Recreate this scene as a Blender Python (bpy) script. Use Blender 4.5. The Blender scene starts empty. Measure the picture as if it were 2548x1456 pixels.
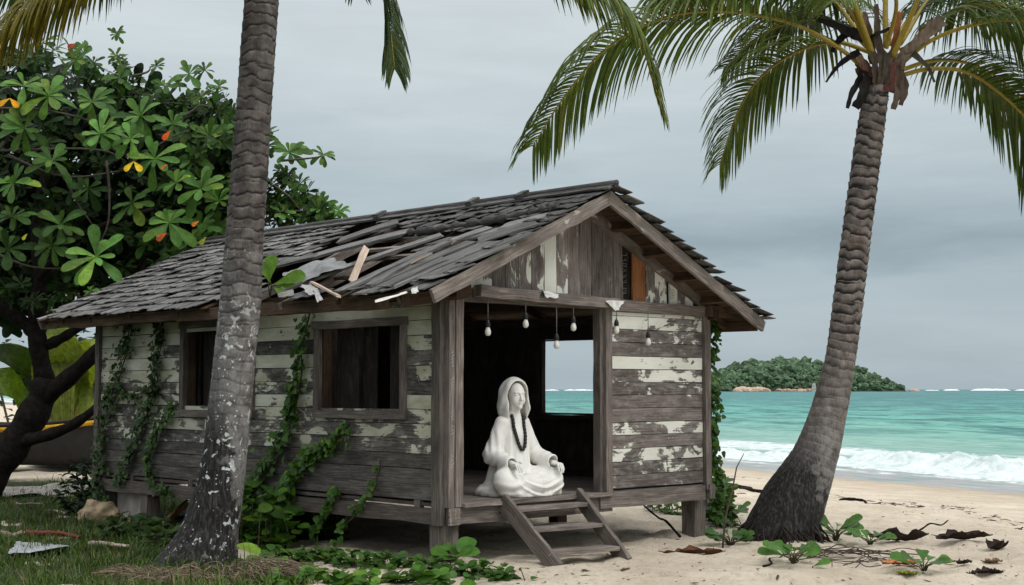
import bpy, math, random
import numpy as np
from mathutils import Vector, Matrix, Quaternion

random.seed(7)
RNG = np.random.default_rng(11)
SC = bpy.context.scene
COL = SC.collection
V = Vector

# ------------------------------------------------------------------ camera model
CAMZ = 1.73
FPX = 3500.0
PITCH = math.atan(240 / FPX)
CAM = V((0, 0, CAMZ))

def ray(px, py):
    dx, dz = px - 1274, 728 - py
    c, s = math.cos(PITCH), math.sin(PITCH)
    return V((dx, FPX * c - dz * s, FPX * s + dz * c))

def at(px, py, Y):
    r = ray(px, py)
    return CAM + r * (Y / r.y)

def ground_at(px, py, z=0.0):
    r = ray(px, py)
    return CAM + r * ((z - CAMZ) / r.z)

# hut frame: local X along the front wall, local Y along the long side wall
HA = math.radians(44.4)
HC = V((-0.68, 14.0, 0))
HX = V((math.cos(HA), math.sin(HA), 0))
HY = V((-math.sin(HA), math.cos(HA), 0))
ZU = V((0, 0, 1))

def to_loc(p):
    d = p - HC
    return V((d.dot(HX), d.dot(HY), d.z))

def to_wld(p):
    return HC + HX * p[0] + HY * p[1] + ZU * p[2]

def hut_plane(px, py, n, c):
    """pixel -> hut-local point on the local plane n.p = c"""
    o = to_loc(CAM)
    r = ray(px, py)
    d = V((r.dot(HX), r.dot(HY), r.z))
    t = (c - n.dot(o)) / n.dot(d)
    return o + d * t

def side_pt(px, py, x=0.0):
    return hut_plane(px, py, V((1, 0, 0)), x)

def front_pt(px, py, y=0.0):
    return hut_plane(px, py, V((0, 1, 0)), y)

# ------------------------------------------------------------------ objects
def tag(o, label=None, cat=None, group=None, kind=None):
    if label: o['label'] = label
    if cat: o['category'] = cat
    if group: o['group'] = group
    if kind: o['kind'] = kind
    return o

def thing(name, label, cat, loc=(0, 0, 0), rz=0.0, group=None):
    o = bpy.data.objects.new(name, None)
    o.empty_display_size = 0.1
    COL.objects.link(o)
    o.location = loc
    o.rotation_euler = (0, 0, rz)
    return tag(o, label, cat, group)

class MB:
    """collects faces with a tint colour and uvs, then links ONE mesh object"""
    def __init__(self):
        self.v, self.f, self.c, self.uv, self.sm = [], [], [], [], []

    def add(self, vs, fs, col=(0.5, 0.5, 0.5), uvs=None, smooth=False):
        b = len(self.v)
        self.v.extend([tuple(p) for p in vs])
        for k, f in enumerate(fs):
            self.f.append([b + i for i in f])
            self.c.append(col[k] if isinstance(col, list) else col)
            self.uv.append(uvs[k] if uvs else [(0, 0)] * len(f))
            self.sm.append(smooth)

    def beam(self, p0, p1, w, h, side=None, col=(0, .5, .5), n=4, jit=0.004, rag=0.0, taper=1.0, bow=0.0):
        """plank from p0 to p1, width w along `side`, thickness h"""
        p0, p1 = V(p0), V(p1)
        ax = p1 - p0
        L = ax.length
        ax.normalize()
        if side is None:
            side = V((0, 0, 1)) if abs(ax.z) < .8 else V((1, 0, 0))
        side = V(side)
        side = (side - ax * side.dot(ax)).normalized()
        nrm = ax.cross(side).normalized()
        vs, loops = [], []
        uo, vo = random.uniform(0, 40), random.uniform(0, 40)
        for i in range(n + 1):
            t = i / n
            sw = w * .5 * (1 + (taper - 1) * t)
            sh = h * .5
            j = lambda: random.uniform(-jit, jit)
            off = nrm * (bow * math.sin(math.pi * t)) + side * j() * .6
            base = p0 + ax * (L * t) + off
            for (a, b) in ((-1, -1), (1, -1), (1, 1), (-1, 1)):
                e = random.uniform(-rag, rag) if i in (0, n) else 0
                vs.append(base + side * (a * sw + j()) + nrm * (b * sh + j() * .5) + ax * e)
        fs, uvs = [], []
        per = [0, w, w + h, 2 * w + h, 2 * w + 2 * h]
        for i in range(n):
            for k in range(4):
                a, b = i * 4 + k, i * 4 + (k + 1) % 4
                fs.append((a, b, b + 4, a + 4))
                u0, u1 = uo + L * i / n, uo + L * (i + 1) / n
                uvs.append([(u0, vo + per[k]), (u0, vo + per[k + 1]), (u1, vo + per[k + 1]), (u1, vo + per[k])])
        fs.append((3, 2, 1, 0)); uvs.append([(uo, vo), (uo + .02, vo), (uo + .02, vo + .03), (uo, vo + .03)])
        e = n * 4
        fs.append((e, e + 1, e + 2, e + 3)); uvs.append([(uo, vo), (uo + .02, vo), (uo + .02, vo + .03), (uo, vo + .03)])
        self.add(vs, fs, col, uvs)

    def tube(self, pts, rad, seg=8, col=(.5, .5, .5), cap=True, smooth=True):
        pts = [V(p) for p in pts]
        n = len(pts)
        if not hasattr(rad, '__len__'): rad = [rad] * n
        vs, fs, uvs = [], [], []
        up = None
        L = 0
        Ls = []
        for i, p in enumerate(pts):
            t = (pts[min(i + 1, n - 1)] - pts[max(i - 1, 0)])
            if t.length < 1e-9: t = V((0, 0, 1))
            t.normalize()
            if up is None:
                up = V((0, 0, 1)) if abs(t.z) < .9 else V((1, 0, 0))
            up = (up - t * up.dot(t)).normalized()
            bi = t.cross(up)
            if i: L += (p - pts[i - 1]).length
            Ls.append(L)
            for k in range(seg):
                a = 2 * math.pi * k / seg
                vs.append(p + (up * math.cos(a) + bi * math.sin(a)) * rad[i])
        for i in range(n - 1):
            for k in range(seg):
                a, b = i * seg + k, i * seg + (k + 1) % seg
                fs.append((a, b, b + seg, a + seg))
                r = rad[i] * 6.28 / seg
                uvs.append([(Ls[i], k * r), (Ls[i], (k + 1) * r), (Ls[i + 1], (k + 1) * r), (Ls[i + 1], k * r)])
        if cap:
            fs.append(tuple(range(seg - 1, -1, -1))); uvs.append([(0, 0)] * seg)
            fs.append(tuple((n - 1) * seg + k for k in range(seg))); uvs.append([(0, 0)] * seg)
        self.add(vs, fs, col, uvs, smooth)

    def leaf(self, base, d, nrm, L, W, col, prof=None, curl=.2, fold=.25, stem=0.0, nseg=4):
        """two-sided blade: outline from prof, folded on its midrib, bending along nrm by curl"""
        d = V(d).normalized()
        nrm = V(nrm)
        nrm = nrm - d * nrm.dot(d)
        if nrm.length < 1e-4: nrm = d.orthogonal()
        nrm.normalize()
        s = d.cross(nrm)
        prof = prof or OVAL
        vs, fs = [], []
        base = V(base) + d * stem
        np_ = len(prof)
        p = base.copy()
        dd = d.copy()
        for i, (t, w) in enumerate(prof):
            if i:
                step = (t - prof[i - 1][0]) * L
                a = curl * (t - prof[i - 1][0])
                dd2 = (dd * math.cos(a) - nrm * math.sin(a)).normalized()
                nrm = (nrm * math.cos(a) + dd * math.sin(a)).normalized()
                dd = dd2
                p = p + dd * step
            hw = w * W * .5
            vs += [p - s * hw + nrm * hw * fold, p.copy(), p + s * hw + nrm * hw * fold]
        for i in range(np_ - 1):
            a = i * 3
            fs += [(a, a + 1, a + 4, a + 3), (a + 1, a + 2, a + 5, a + 4)]
        self.add(vs, fs, col, None, True)

    def build(self, name, mat, parent=None, weld=False):
        me = bpy.data.meshes.new(name)
        me.from_pydata(self.v, [], self.f)
        nl = len(me.loops)
        cols = np.ones((nl, 4), np.float32)
        uvs = np.zeros((nl, 2), np.float32)
        k = 0
        for f, c, u in zip(self.f, self.c, self.uv):
            n = len(f)
            cols[k:k + n, :3] = c
            uvs[k:k + n] = u
            k += n
        at_ = me.color_attributes.new('tint', 'FLOAT_COLOR', 'CORNER')
        at_.data.foreach_set('color', cols.ravel())
        uv = me.uv_layers.new(name='UVMap')
        uv.data.foreach_set('uv', uvs.ravel())
        me.polygons.foreach_set('use_smooth', np.array(self.sm, dtype=bool))
        me.materials.append(mat)
        me.update()
        o = bpy.data.objects.new(name, me)
        COL.objects.link(o)
        if parent: o.parent = parent
        return o

OVAL = [(0, .06), (.2, .6), (.45, 1), (.7, .85), (.9, .45), (1, .04)]
OBOV = [(0, .1), (.25, .35), (.5, .75), (.72, 1), (.88, .85), (.97, .45), (1, .1)]
ROUND = [(0, .25), (.15, .75), (.4, 1), (.65, .98), (.85, .7), (1, .15)]
HEART = [(0, .7), (.15, 1), (.4, .95), (.7, .6), (.9, .25), (1, .03)]
BLADE = [(0, .5), (.15, 1), (.5, .8), (.8, .4), (1, .05)]

def np_mesh(name, verts, faces, mat, parent=None, smooth=True, attrs=None):
    me = bpy.data.meshes.new(name)
    me.from_pydata(verts.tolist(), [], faces.tolist())
    me.polygons.foreach_set('use_smooth', np.full(len(me.polygons), smooth, dtype=bool))
    for an, arr in (attrs or {}).items():
        if arr.ndim == 1:
            a = me.attributes.new(an, 'FLOAT', 'POINT'); a.data.foreach_set('value', arr.astype(np.float32))
        else:
            a = me.color_attributes.new(an, 'FLOAT_COLOR', 'POINT')
            c = np.ones((len(arr), 4), np.float32); c[:, :3] = arr
            a.data.foreach_set('color', c.ravel())
    me.materials.append(mat)
    me.update()
    o = bpy.data.objects.new(name, me)
    COL.objects.link(o)
    if parent: o.parent = parent
    return o

# ------------------------------------------------------------------ numpy noise
_PERM = RNG.permutation(4096)
_VAL = RNG.random(4096)
def vnoise(x, y, z=0.0):
    x, y, z = np.broadcast_arrays(np.asarray(x, float), np.asarray(y, float), np.asarray(z, float))
    xi, yi, zi = np.floor(x).astype(int), np.floor(y).astype(int), np.floor(z).astype(int)
    fx, fy, fz = x - xi, y - yi, z - zi
    fx, fy, fz = [f * f * (3 - 2 * f) for f in (fx, fy, fz)]
    def h(a, b, c):
        return _VAL[_PERM[(_PERM[(_PERM[a & 4095] + b) & 4095] + c) & 4095]]
    r = 0
    for i in (0, 1):
        for j in (0, 1):
            for k in (0, 1):
                w = (fx if i else 1 - fx) * (fy if j else 1 - fy) * (fz if k else 1 - fz)
                r = r + w * h(xi + i, yi + j, zi + k)
    return r
def fbm(x, y, z=0.0, o=4):
    r, a, t = 0, 1.0, 0
    for i in range(o):
        r = r + a * vnoise(np.asarray(x) * 2 ** i + 17.3 * i, np.asarray(y) * 2 ** i + 5.1 * i, np.asarray(z) * 2 ** i + 9.7 * i)
        t += a; a *= .5
    return r / t
def sstep(a, b, x):
    t = np.clip((np.asarray(x, float) - a) / (b - a), 0, 1)
    return t * t * (3 - 2 * t)

def catmull(pts, n):
    pts = [V(p) for p in pts]
    P = [pts[0] * 2 - pts[1]] + pts + [pts[-1] * 2 - pts[-2]]
    out = []
    m = len(pts) - 1
    for i in range(n + 1):
        t = i / n * m
        k = min(int(t), m - 1)
        f = t - k
        a, b, c, d = P[k], P[k + 1], P[k + 2], P[k + 3]
        out.append(.5 * ((2 * b) + (c - a) * f + (2 * a - 5 * b + 4 * c - d) * f * f + (3 * b - a - 3 * c + d) * f ** 3))
    return out

# ------------------------------------------------------------------ materials
class NT:
    def __init__(self, name):
        self.m = bpy.data.materials.new(name)
        self.m.use_nodes = True
        self.t = self.m.node_tree
        self.t.nodes.clear()
        self.out = self.n('ShaderNodeOutputMaterial')
    def n(self, typ, **kw):
        nd = self.t.nodes.new(typ)
        for k, v in kw.items(): setattr(nd, k, v)
        return nd
    def l(self, a, b): self.t.links.new(a, b)
    def put(self, sock, v):
        if isinstance(v, bpy.types.NodeSocket): self.l(v, sock)
        else:
            if hasattr(sock.default_value, '__len__') and not hasattr(v, '__len__'): v = (v,) * len(sock.default_value)
            if hasattr(v, '__len__') and len(sock.default_value) == 4 and len(v) == 3: v = (*v, 1)
            sock.default_value = v
    def math(self, op, a, b=0.0, c=None, clamp=False):
        nd = self.n('ShaderNodeMath', operation=op, use_clamp=clamp)
        self.put(nd.inputs[0], a); self.put(nd.inputs[1], b)
        if c is not None: self.put(nd.inputs[2], c)
        return nd.outputs[0]
    def mix(self, fac, a, b, mode='MIX'):
        nd = self.n('ShaderNodeMix', data_type='RGBA', blend_type=mode)
        self.put(nd.inputs['Factor'], fac)
        self.put(nd.inputs[6], a); self.put(nd.inputs[7], b)
        return nd.outputs[2]
    def vmath(self, op, a, b=None):
        nd = self.n('ShaderNodeVectorMath', operation=op)
        self.put(nd.inputs[0], a)
        if b is not None: self.put(nd.inputs[1], b)
        return nd.outputs['Value'] if op in ('DOT_PRODUCT', 'LENGTH') else nd.outputs[0]
    def noise(self, vec, scale, detail=4, rough=.55, dist=0.0, sc=None):
        if sc is not None: vec = self.vmath('MULTIPLY', vec, sc)
        nd = self.n('ShaderNodeTexNoise')
        nd.inputs['Scale'].default_value = scale
        nd.inputs['Detail'].default_value = detail
        nd.inputs['Roughness'].default_value = rough
        nd.inputs['Distortion'].default_value = dist
        self.l(vec, nd.inputs['Vector'])
        return nd.outputs['Fac']
    def voro(self, vec, scale, feature='F1', out='Distance', rnd=1.0):
        nd = self.n('ShaderNodeTexVoronoi', feature=feature)
        nd.inputs['Scale'].default_value = scale
        nd.inputs['Randomness'].default_value = rnd
        self.l(vec, nd.inputs['Vector'])
        return nd.outputs[out]
    def ramp(self, fac, stops):
        nd = self.n('ShaderNodeValToRGB')
        e = nd.color_ramp.elements
        while len(e) > 1: e.remove(e[-1])
        e[0].position = stops[0][0]; e[0].color = (*stops[0][1], 1)
        for p, c in stops[1:]:
            x = e.new(p); x.color = (*c, 1)
        self.l(fac, nd.inputs[0])
        return nd.outputs[0]
    def mapr(self, v, a, b, c=0.0, d=1.0):
        nd = self.n('ShaderNodeMapRange')
        self.put(nd.inputs[0], v)
        for i, x in enumerate((a, b, c, d)): self.put(nd.inputs[i + 1], x)
        return nd.outputs[0]
    def attr(self, name):
        return self.n('ShaderNodeAttribute', attribute_name=name)
    def obj(self): return self.n('ShaderNodeTexCoord').outputs['Object']
    def uv(self): return self.n('ShaderNodeTexCoord').outputs['UV']
    def pos(self): return self.n('ShaderNodeNewGeometry').outputs['Position']
    def bsdf(self, col, rough=.8, spec=.3, bump=None, bstr=.5, bdist=.01, metal=0.0, transl=None):
        p = self.n('ShaderNodeBsdfPrincipled')
        self.put(p.inputs['Base Color'], col)
        self.put(p.inputs['Roughness'], rough)
        self.put(p.inputs['Specular IOR Level'], spec)
        self.put(p.inputs['Metallic'], metal)
        if bump is not None:
            b = self.n('ShaderNodeBump')
            b.inputs['Strength'].default_value = bstr
            b.inputs['Distance'].default_value = bdist
            self.l(bump, b.inputs['Height'])
            self.l(b.outputs[0], p.inputs['Normal'])
        s = p.outputs[0]
        if transl:
            fac, tc = transl
            t = self.n('ShaderNodeBsdfTranslucent')
            self.put(t.inputs['Color'], tc)
            mx = self.n('ShaderNodeMixShader')
            mx.inputs[0].default_value = fac
            self.l(s, mx.inputs[1]); self.l(t.outputs[0], mx.inputs[2])
            s = mx.outputs[0]
        self.l(s, self.out.inputs[0])
        return self.m

def sep(N, col):
    nd = N.n('ShaderNodeSeparateColor')
    N.l(col, nd.inputs[0])
    return nd.outputs

def wood_mat(name, dark, mid, light, paint=(.62, .61, .5), paint2=(.5, .49, .36), bstr=.5, stain=None):
    """weathered planks; tint.R = paint left on the board, G = tone, B = random"""
    N = NT(name)
    uv = N.uv()
    R, G, B = sep(N, N.attr('tint').outputs['Color'])[:3]
    grain = N.noise(uv, 3.0, 7, .62, .25, (1.0, 22, 1))
    fine = N.noise(uv, 10.0, 4, .6, 0, (1.2, 30, 1))
    blot = N.noise(uv, 2.2, 4, .6, .4, (1.0, 3.0, 1))
    g = N.math('ADD', N.math('MULTIPLY', grain, .6), N.math('MULTIPLY', blot, .4))
    wood = N.ramp(g, [(.33, dark), (.5, mid), (.64, light)])
    crack = N.mapr(fine, .30, .40, .35, 1.0)
    wood = N.mix(1.0, wood, crack, 'MULTIPLY')
    tone = N.mapr(G, 0, 1, .35, 1.65)
    wood = N.mix(1.0, wood, tone, 'MULTIPLY')
    # old paint, flaking off along the grain
    pn = N.noise(uv, 2.1, 6, .56, 1.3, (1.0, 1.7, 1))
    chip = N.noise(uv, 9.0, 5, .7, .6, (1.0, 2.6, 1))
    pn = N.math('ADD', pn, N.math('MULTIPLY', N.math('SUBTRACT', grain, .5), .20))
    pn = N.math('ADD', pn, N.math('MULTIPLY', N.math('SUBTRACT', chip, .5), .20))
    thr = N.mapr(R, 0, 1, .82, .22)
    mask = N.math('MULTIPLY', N.math('SUBTRACT', pn, thr), 40, clamp=True)
    film = N.math('MULTIPLY', N.mapr(N.math('SUBTRACT', pn, thr), -.07, .0, 0, .34), N.mapr(chip, .4, .6))
    pst = N.noise(uv, 1.7, 5, .6, .5, (1, 2.5, 1))
    pc = N.mix(N.mapr(pst, .35, .65), paint2, paint)
    pc = N.mix(N.mapr(fine, .25, .34, .5, 0), pc, mid)
    ghost = N.noise(uv, 4.0, 6, .7, .3, (1.0, 2.5, 1))
    gm = N.math('MULTIPLY', N.mapr(ghost, .48, .72, 0, .6), N.mapr(R, .02, .4, .15, 1))
    wood = N.mix(gm, wood, [c * .55 for c in paint])
    wood = N.mix(film, wood, [c * .5 for c in paint])
    col = N.mix(mask, wood, pc)
    h = N.math('ADD', N.math('MULTIPLY', mask, .35), N.math('MULTIPLY', grain, 1.0))
    h = N.math('ADD', h, N.math('MULTIPLY', fine, .4))
    return N.bsdf(col, N.mapr(mask, 0, 1, .88, .62), .2, h, bstr, .012)

def leaf_mat(name, transl=.3, rough=.45, spec=.35, var=.35):
    N = NT(name)
    t = N.attr('tint').outputs['Color']
    n = N.noise(N.obj(), 9, 3); n2 = N.noise(N.obj(), 42, 4, .65)
    c = N.mix(1.0, t, N.mapr(n, .3, .7, 1 - var, 1 + var), 'MULTIPLY')
    c = N.mix(1.0, c, N.mapr(n2, .35, .65, .78, 1.16), 'MULTIPLY')
    c = N.mix(N.mapr(n2, .66, .74, 0, .55), c, (.10, .07, .02))
    tc = N.mix(1.0, c, (1.5, 1.6, .5), 'MULTIPLY')
    return N.bsdf(c, rough, spec, transl=(transl, tc))

def flat_mat(name, col, rough=.8, spec=.3, var=.3, scale=12, bstr=.3, metal=0.0, sc=None, transl=None):
    N = NT(name)
    n = N.noise(N.obj(), scale, 5, .6, .2, sc)
    c = N.mix(N.mapr(n, .3, .7), [x * (1 - var) for x in col], [min(x * (1 + var), .9) for x in col])
    return N.bsdf(c, rough, spec, n, bstr, .01, metal, transl)

def tint_mat(name, rough=.8, spec=.2, var=.35, scale=14, bstr=.4, sc=None, transl=None):
    N = NT(name)
    t = N.attr('tint').outputs['Color']
    n = N.noise(N.obj(), scale, 5, .6, .3, sc)
    c = N.mix(1.0, t, N.mapr(n, .3, .7, 1 - var, 1 + var), 'MULTIPLY')
    return N.bsdf(c, rough, spec, n, bstr, .015, 0.0, (transl, c) if transl else None)
# ================================================================== WORLD, SUN, CAMERA
SUN_EL, SUN_AZ = math.radians(52), math.radians(125)   # azimuth clockwise from +Y
w = bpy.data.worlds.new("World")
SC.world = w
w.use_nodes = True
nt = w.node_tree
nt.nodes.clear()
class WN(NT):
    def __init__(self):
        self.t = nt
        self.out = self.n('ShaderNodeOutputWorld')
N = WN()
sky = N.n('ShaderNodeTexSky', sky_type='NISHITA', sun_disc=False)
sky.sun_elevation = SUN_EL
sky.sun_rotation = SUN_AZ
b1 = N.n('ShaderNodeBackground'); N.l(sky.outputs[0], b1.inputs[0]); b1.inputs[1].default_value = 0.10
gen = N.n('ShaderNodeTexCoord').outputs['Generated']
xyz = N.n('ShaderNodeSeparateXYZ'); N.l(gen, xyz.inputs[0])
el = xyz.outputs[2]
cl = N.noise(gen, 2.3, 6, .55, .35, (1.0, 1.0, 5.5))
cl2 = N.noise(gen, 7.0, 5, .6, .3, (1.0, 1.0, 6.0))
elw = N.math('ADD', el, N.math('MULTIPLY', N.math('SUBTRACT', cl, .5), .12))
elw = N.math('ADD', elw, N.math('MULTIPLY', N.math('SUBTRACT', cl2, .5), .02))
deck = N.ramp(elw, [(0.0, (.40, .48, .53)), (.045, (.46, .545, .59)), (.082, (.42, .505, .55)), (.10, (.31, .39, .44)), (.135, (.43, .515, .56)),
                    (.2, (.58, .655, .685)), (.29, (.68, .745, .765)), (.5, (1.05, 1.07, 1.08)), (.9, (1.75, 1.75, 1.75))])
puff = N.mapr(cl2, .3, .7, .95, 1.05)
deck = N.mix(1.0, deck, puff, 'MULTIPLY')
b2 = N.n('ShaderNodeBackground'); N.l(deck, b2.inputs[0]); b2.inputs[1].default_value = 1.0
mx = N.n('ShaderNodeMixShader'); mx.inputs[0].default_value = .94
N.l(b1.outputs[0], mx.inputs[1]); N.l(b2.outputs[0], mx.inputs[2]); N.l(mx.outputs[0], N.out.inputs[0])

sl = bpy.data.lights.new('sun', 'SUN'); sl.energy = 1.5; sl.angle = math.radians(28); sl.color = (1, .97, .92)
so = bpy.data.objects.new('sun', sl); COL.objects.link(so)
sd = V((math.sin(SUN_AZ) * math.cos(SUN_EL), math.cos(SUN_AZ) * math.cos(SUN_EL), math.sin(SUN_EL)))
so.rotation_euler = sd.to_track_quat('Z', 'Y').to_euler()
so.location = (6, -4, 12)

cd = bpy.data.cameras.new('camera'); cd.sensor_width = 36; cd.lens = FPX / 2548 * 36
cd.clip_end = 60000; cd.clip_start = .1
co = bpy.data.objects.new('camera', cd); COL.objects.link(co)
co.location = CAM; co.rotation_euler = (math.pi / 2 + PITCH, 0, 0)
SC.camera = co
SC.view_settings.view_transform = 'Standard'
try: SC.view_settings.look = 'None'
except Exception: pass
SC.view_settings.exposure = 0
SC.cycles.use_denoising = True
SC.cycles.max_bounces = 6
SC.cycles.diffuse_bounces = 3
SC.cycles.transparent_max_bounces = 6
SC.cycles.use_adaptive_sampling = True
SC.cycles.adaptive_threshold = .02

# ================================================================== GROUND
SEA = -0.9
SH0 = V((13.6, 37.3, 0)); SHT = V((.428, -.904, 0)); SHN = V((-.904, -.428, 0))   # shore point, along, inland
def inland(x, y): return (x - SH0.x) * SHN.x + (y - SH0.y) * SHN.y

def axis_vals(lo, hi, fine, c0, c1, g=1.12):
    out = list(np.arange(c0, c1, fine))
    s, x = fine, c1
    while x < hi:
        out.append(x); s *= g; x += s
    out.append(hi)
    s, x = fine * g, c0 - fine
    while x > lo:
        out.insert(0, x); s *= g; x -= s
    out.insert(0, lo)
    return np.array(out)

def grid_faces(nx, ny):
    i, j = np.meshgrid(np.arange(nx - 1), np.arange(ny - 1), indexing='ij')
    a = (i * ny + j).ravel()
    return np.stack([a, a + ny, a + ny + 1, a + 1], 1)

def ground_z(x, y):
    x, y = np.asarray(x, float), np.asarray(y, float)
    d = inland(x, y)
    edge = fbm(x * .12, y * .12, 3.3, 3) * 2.4 - 1.2
    base = np.interp(d + edge * np.clip(d / 8, 0, 1), [-400, -12, -2, 0, 5, 10, 13.5, 16, 400], [-9, -2.4, -1.12, -.93, -.72, -.42, -.12, 0, 0])
    near = np.exp(-((y - 16) / 16) ** 2)
    lump = (fbm(x * .7, y * .7, 1.0, 3) - .5) * .12 * sstep(-1, 6, d)
    foot = (fbm(x * 3.4, y * 3.4, 2.0, 3) - .5) * .12 * near * sstep(3, 9, d)
    dent = -np.clip(.36 - fbm(x * 4.3, y * 4.3, 7.7, 2), 0, 1) * .55 * near * sstep(4, 10, d)
    return base + lump * .8 + foot + dent

def grass_mask(x, y):
    x, y = np.asarray(x, float), np.asarray(y, float)
    n = fbm(x * .55, y * .55, 8.0, 4)
    n2 = fbm(x * 1.7, y * 2.6, 4.0, 3)
    lim = -2.15 - (y - 12.5) * .30 + (n - .5) * 1.0
    m = sstep(.35, -.35, x - lim)
    bare = sstep(.61, .72, n2 * .75 + .25 * fbm(x * 7, y * 9, 1.0, 2))
    far = sstep(29, 25, y)
    return m * (1 - bare * .9) * far

xs = axis_vals(-4000, 4000, .10, -7.5, 7.5, 1.13)
ys = axis_vals(-60, 7000, .11, 11.0, 27.0, 1.13)
GX, GY = np.meshgrid(xs, ys, indexing='ij')
GZ = ground_z(GX, GY)
gv = np.stack([GX.ravel(), GY.ravel(), GZ.ravel()], 1)

N = NT('sand')
p = N.pos()
gm = N.attr('grass').outputs['Fac']
di = N.attr('inland').outputs['Fac']
n1 = N.noise(p, 1.1, 6, .6); n2 = N.noise(p, 9, 6, .65); n3 = N.noise(p, 60, 4, .7)
sand = N.ramp(n1, [(.3, (.53, .45, .35)), (.55, (.65, .57, .455)), (.75, (.72, .645, .535))])
sand = N.mix(N.mapr(n2, .30, .48, .38, 0), sand, (.25, .19, .135))
sand = N.mix(N.mapr(n3, .58, .72, 0, .4), sand, (.20, .15, .10))
wet = N.mapr(N.math('ADD', di, N.math('MULTIPLY', N.math('SUBTRACT', n1, .5), 3)), 1.0, 3.6, 1, 0)
damp = N.mapr(N.math('ADD', di, N.math('MULTIPLY', N.math('SUBTRACT', n1, .5), 3)), 3.0, 8.0, 1, 0)
sand = N.mix(N.math('MULTIPLY', damp, .55), sand, (.40, .315, .22))
sand = N.mix(wet, sand, (.30, .285, .265))
gmn = N.math('ADD', gm, N.math('MULTIPLY', N.math('SUBTRACT', n2, .5), .8))
soil = N.ramp(n2, [(.3, (.016, .024, .007)), (.6, (.04, .055, .016)), (.8, (.09, .085, .04))])
colr = N.mix(N.mapr(gmn, .18, .62), sand, soil)
bh = N.math('ADD', N.math('MULTIPLY', n2, .7), N.math('MULTIPLY', n3, .25))
SAND = N.bsdf(colr, N.mapr(wet, 0, 1, .92, .3), .25, bh, .9, .09)
gr = np_mesh('ground', gv, grid_faces(len(xs), len(ys)), SAND, attrs={
    'grass': grass_mask(GX, GY).ravel(), 'inland': inland(GX, GY).ravel()})
tag(gr, 'pale beach sand running from the grass down to the sea', 'beach', kind='structure')

# ================================================================== SEA
ss = axis_vals(-5200, 5200, .12, -26, 9, 1.07)
ds = axis_vals(-2.5, 9500, .12, -2, 24, 1.05)
S_, D_ = np.meshgrid(ss, ds, indexing='ij')
swash = (fbm(S_ * .16, 0 * S_, 3.0, 3) - .5) * 2.6
crest_d = 4.4 + (fbm(S_ * .10, 0 * S_, 6.0, 3) - .5) * 2.4
amp = (.34 + .30 * (fbm(S_ * .22, 0 * S_, 2.0, 3) - .4)) * (.35 + .65 * sstep(-16, -7, S_)) * sstep(-60, -20, S_)
amp = np.clip(amp, .05, 1)
q = D_ - crest_d
prof = np.where(q < 0, np.exp(-(q / .75) ** 2), np.exp(-(q / 1.9) ** 2))
churn = fbm(S_ * 1.6, D_ * 1.9, 4.0, 4)
churn2 = fbm(S_ * 4.5, D_ * 5.0, 4.7, 3)
Z = np.full_like(S_, SEA)
Z += amp * prof * (1 + (churn - .5) * 1.5 + (churn2 - .5) * .8)
front = sstep(-3.6, -2.0, q) * sstep(.6, -.3, q)
Z += front * (churn - .35) * .25
Z += np.exp(-((q - 7.5 - 2 * (fbm(S_ * .07, 0 * S_, 12., 2) - .5)) / 1.5) ** 2) * .20 * np.clip(fbm(S_ * .09, 0 * S_, 1.5, 2) * 2 - .4, 0, 1.2)
Z += np.exp(-((q - 16) / 2.2) ** 2) * .22 * np.clip(fbm(S_ * .06, 0 * S_, 5.5, 2) * 2 - .5, 0, 1)
far = sstep(6, 30, D_)
Z += far * (fbm(S_ * .10, D_ * .30, 9.0, 4) - .5) * .55 * sstep(900, 60, D_)
Z = np.where(D_ < 1.2 + swash, np.maximum(Z, SEA + .05), Z)
foam = np.clip(front * (.75 + .6 * (churn - .3)) + prof * sstep(.12, .3, amp) * sstep(1.3, -.2, q) * 1.0, 0, 1)
lace = sstep(-4.2 , -.5, -np.abs(q - 5.0)) * sstep(-3.0, -8.0, S_) * .66
lace += np.exp(-((D_ + swash * .6 - .9) / .5) ** 2) * .5 + np.exp(-((D_ + swash - 2.0) / .35) ** 2) * .35
foam = np.clip(np.maximum(foam, lace), 0, 1)
wx = SH0.x + SHT.x * S_ - SHN.x * D_
wy = SH0.y + SHT.y * S_ - SHN.y * D_
sv = np.stack([wx.ravel(), wy.ravel(), Z.ravel()], 1)

N = NT('sea_water')
p = N.pos()
off = N.attr('offshore').outputs['Fac']
al = N.vmath('DOT_PRODUCT', p, tuple(SHT))
cmb = N.n('ShaderNodeCombineXYZ'); N.l(al, cmb.inputs[0]); N.l(off, cmb.inputs[1])
q2 = cmb.outputs[0]
lo = N.math('LOGARITHM', N.math('ADD', N.math('MAXIMUM', off, 0.0), 3.0), 10.0)
base = N.ramp(N.math('DIVIDE', lo, 4.0), [(.10, (.36, .365, .375)), (.17, (.36, .38, .38)), (.23, (.34, .45, .42)), (.32, (.27, .46, .40)), (.40, (.19, .455, .385)), (.47, (.15, .43, .37)),
                                           (.53, (.115, .35, .325)), (.60, (.10, .30, .295)), (.70, (.12, .30, .315)), (.82, (.13, .27, .30)), (.95, (.16, .27, .31))])  # far stops blend towards grey, haze painted into the water colour
st1 = N.noise(q2, .09, 6, .62, .5, (1.0, 3.0, 1))
st2 = N.noise(q2, .55, 5, .6, .4, (1.0, 3.4, 1))
st3 = N.noise(q2, .016, 4, .6, .6, (1.0, 2.2, 1))
base = N.mix(N.math('MULTIPLY', N.mapr(st1, .47, .57, 0, .9), N.mapr(off, 8, 40)), base, (.035, .15, .155))
base = N.mix(N.math('MULTIPLY', N.mapr(st3, .47, .60, 0, .8), N.mapr(off, 25, 70)), base, (.075, .16, .185))
base = N.mix(N.mapr(st2, .52, .64, 0, .6), base, (.07, .28, .24))
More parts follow.
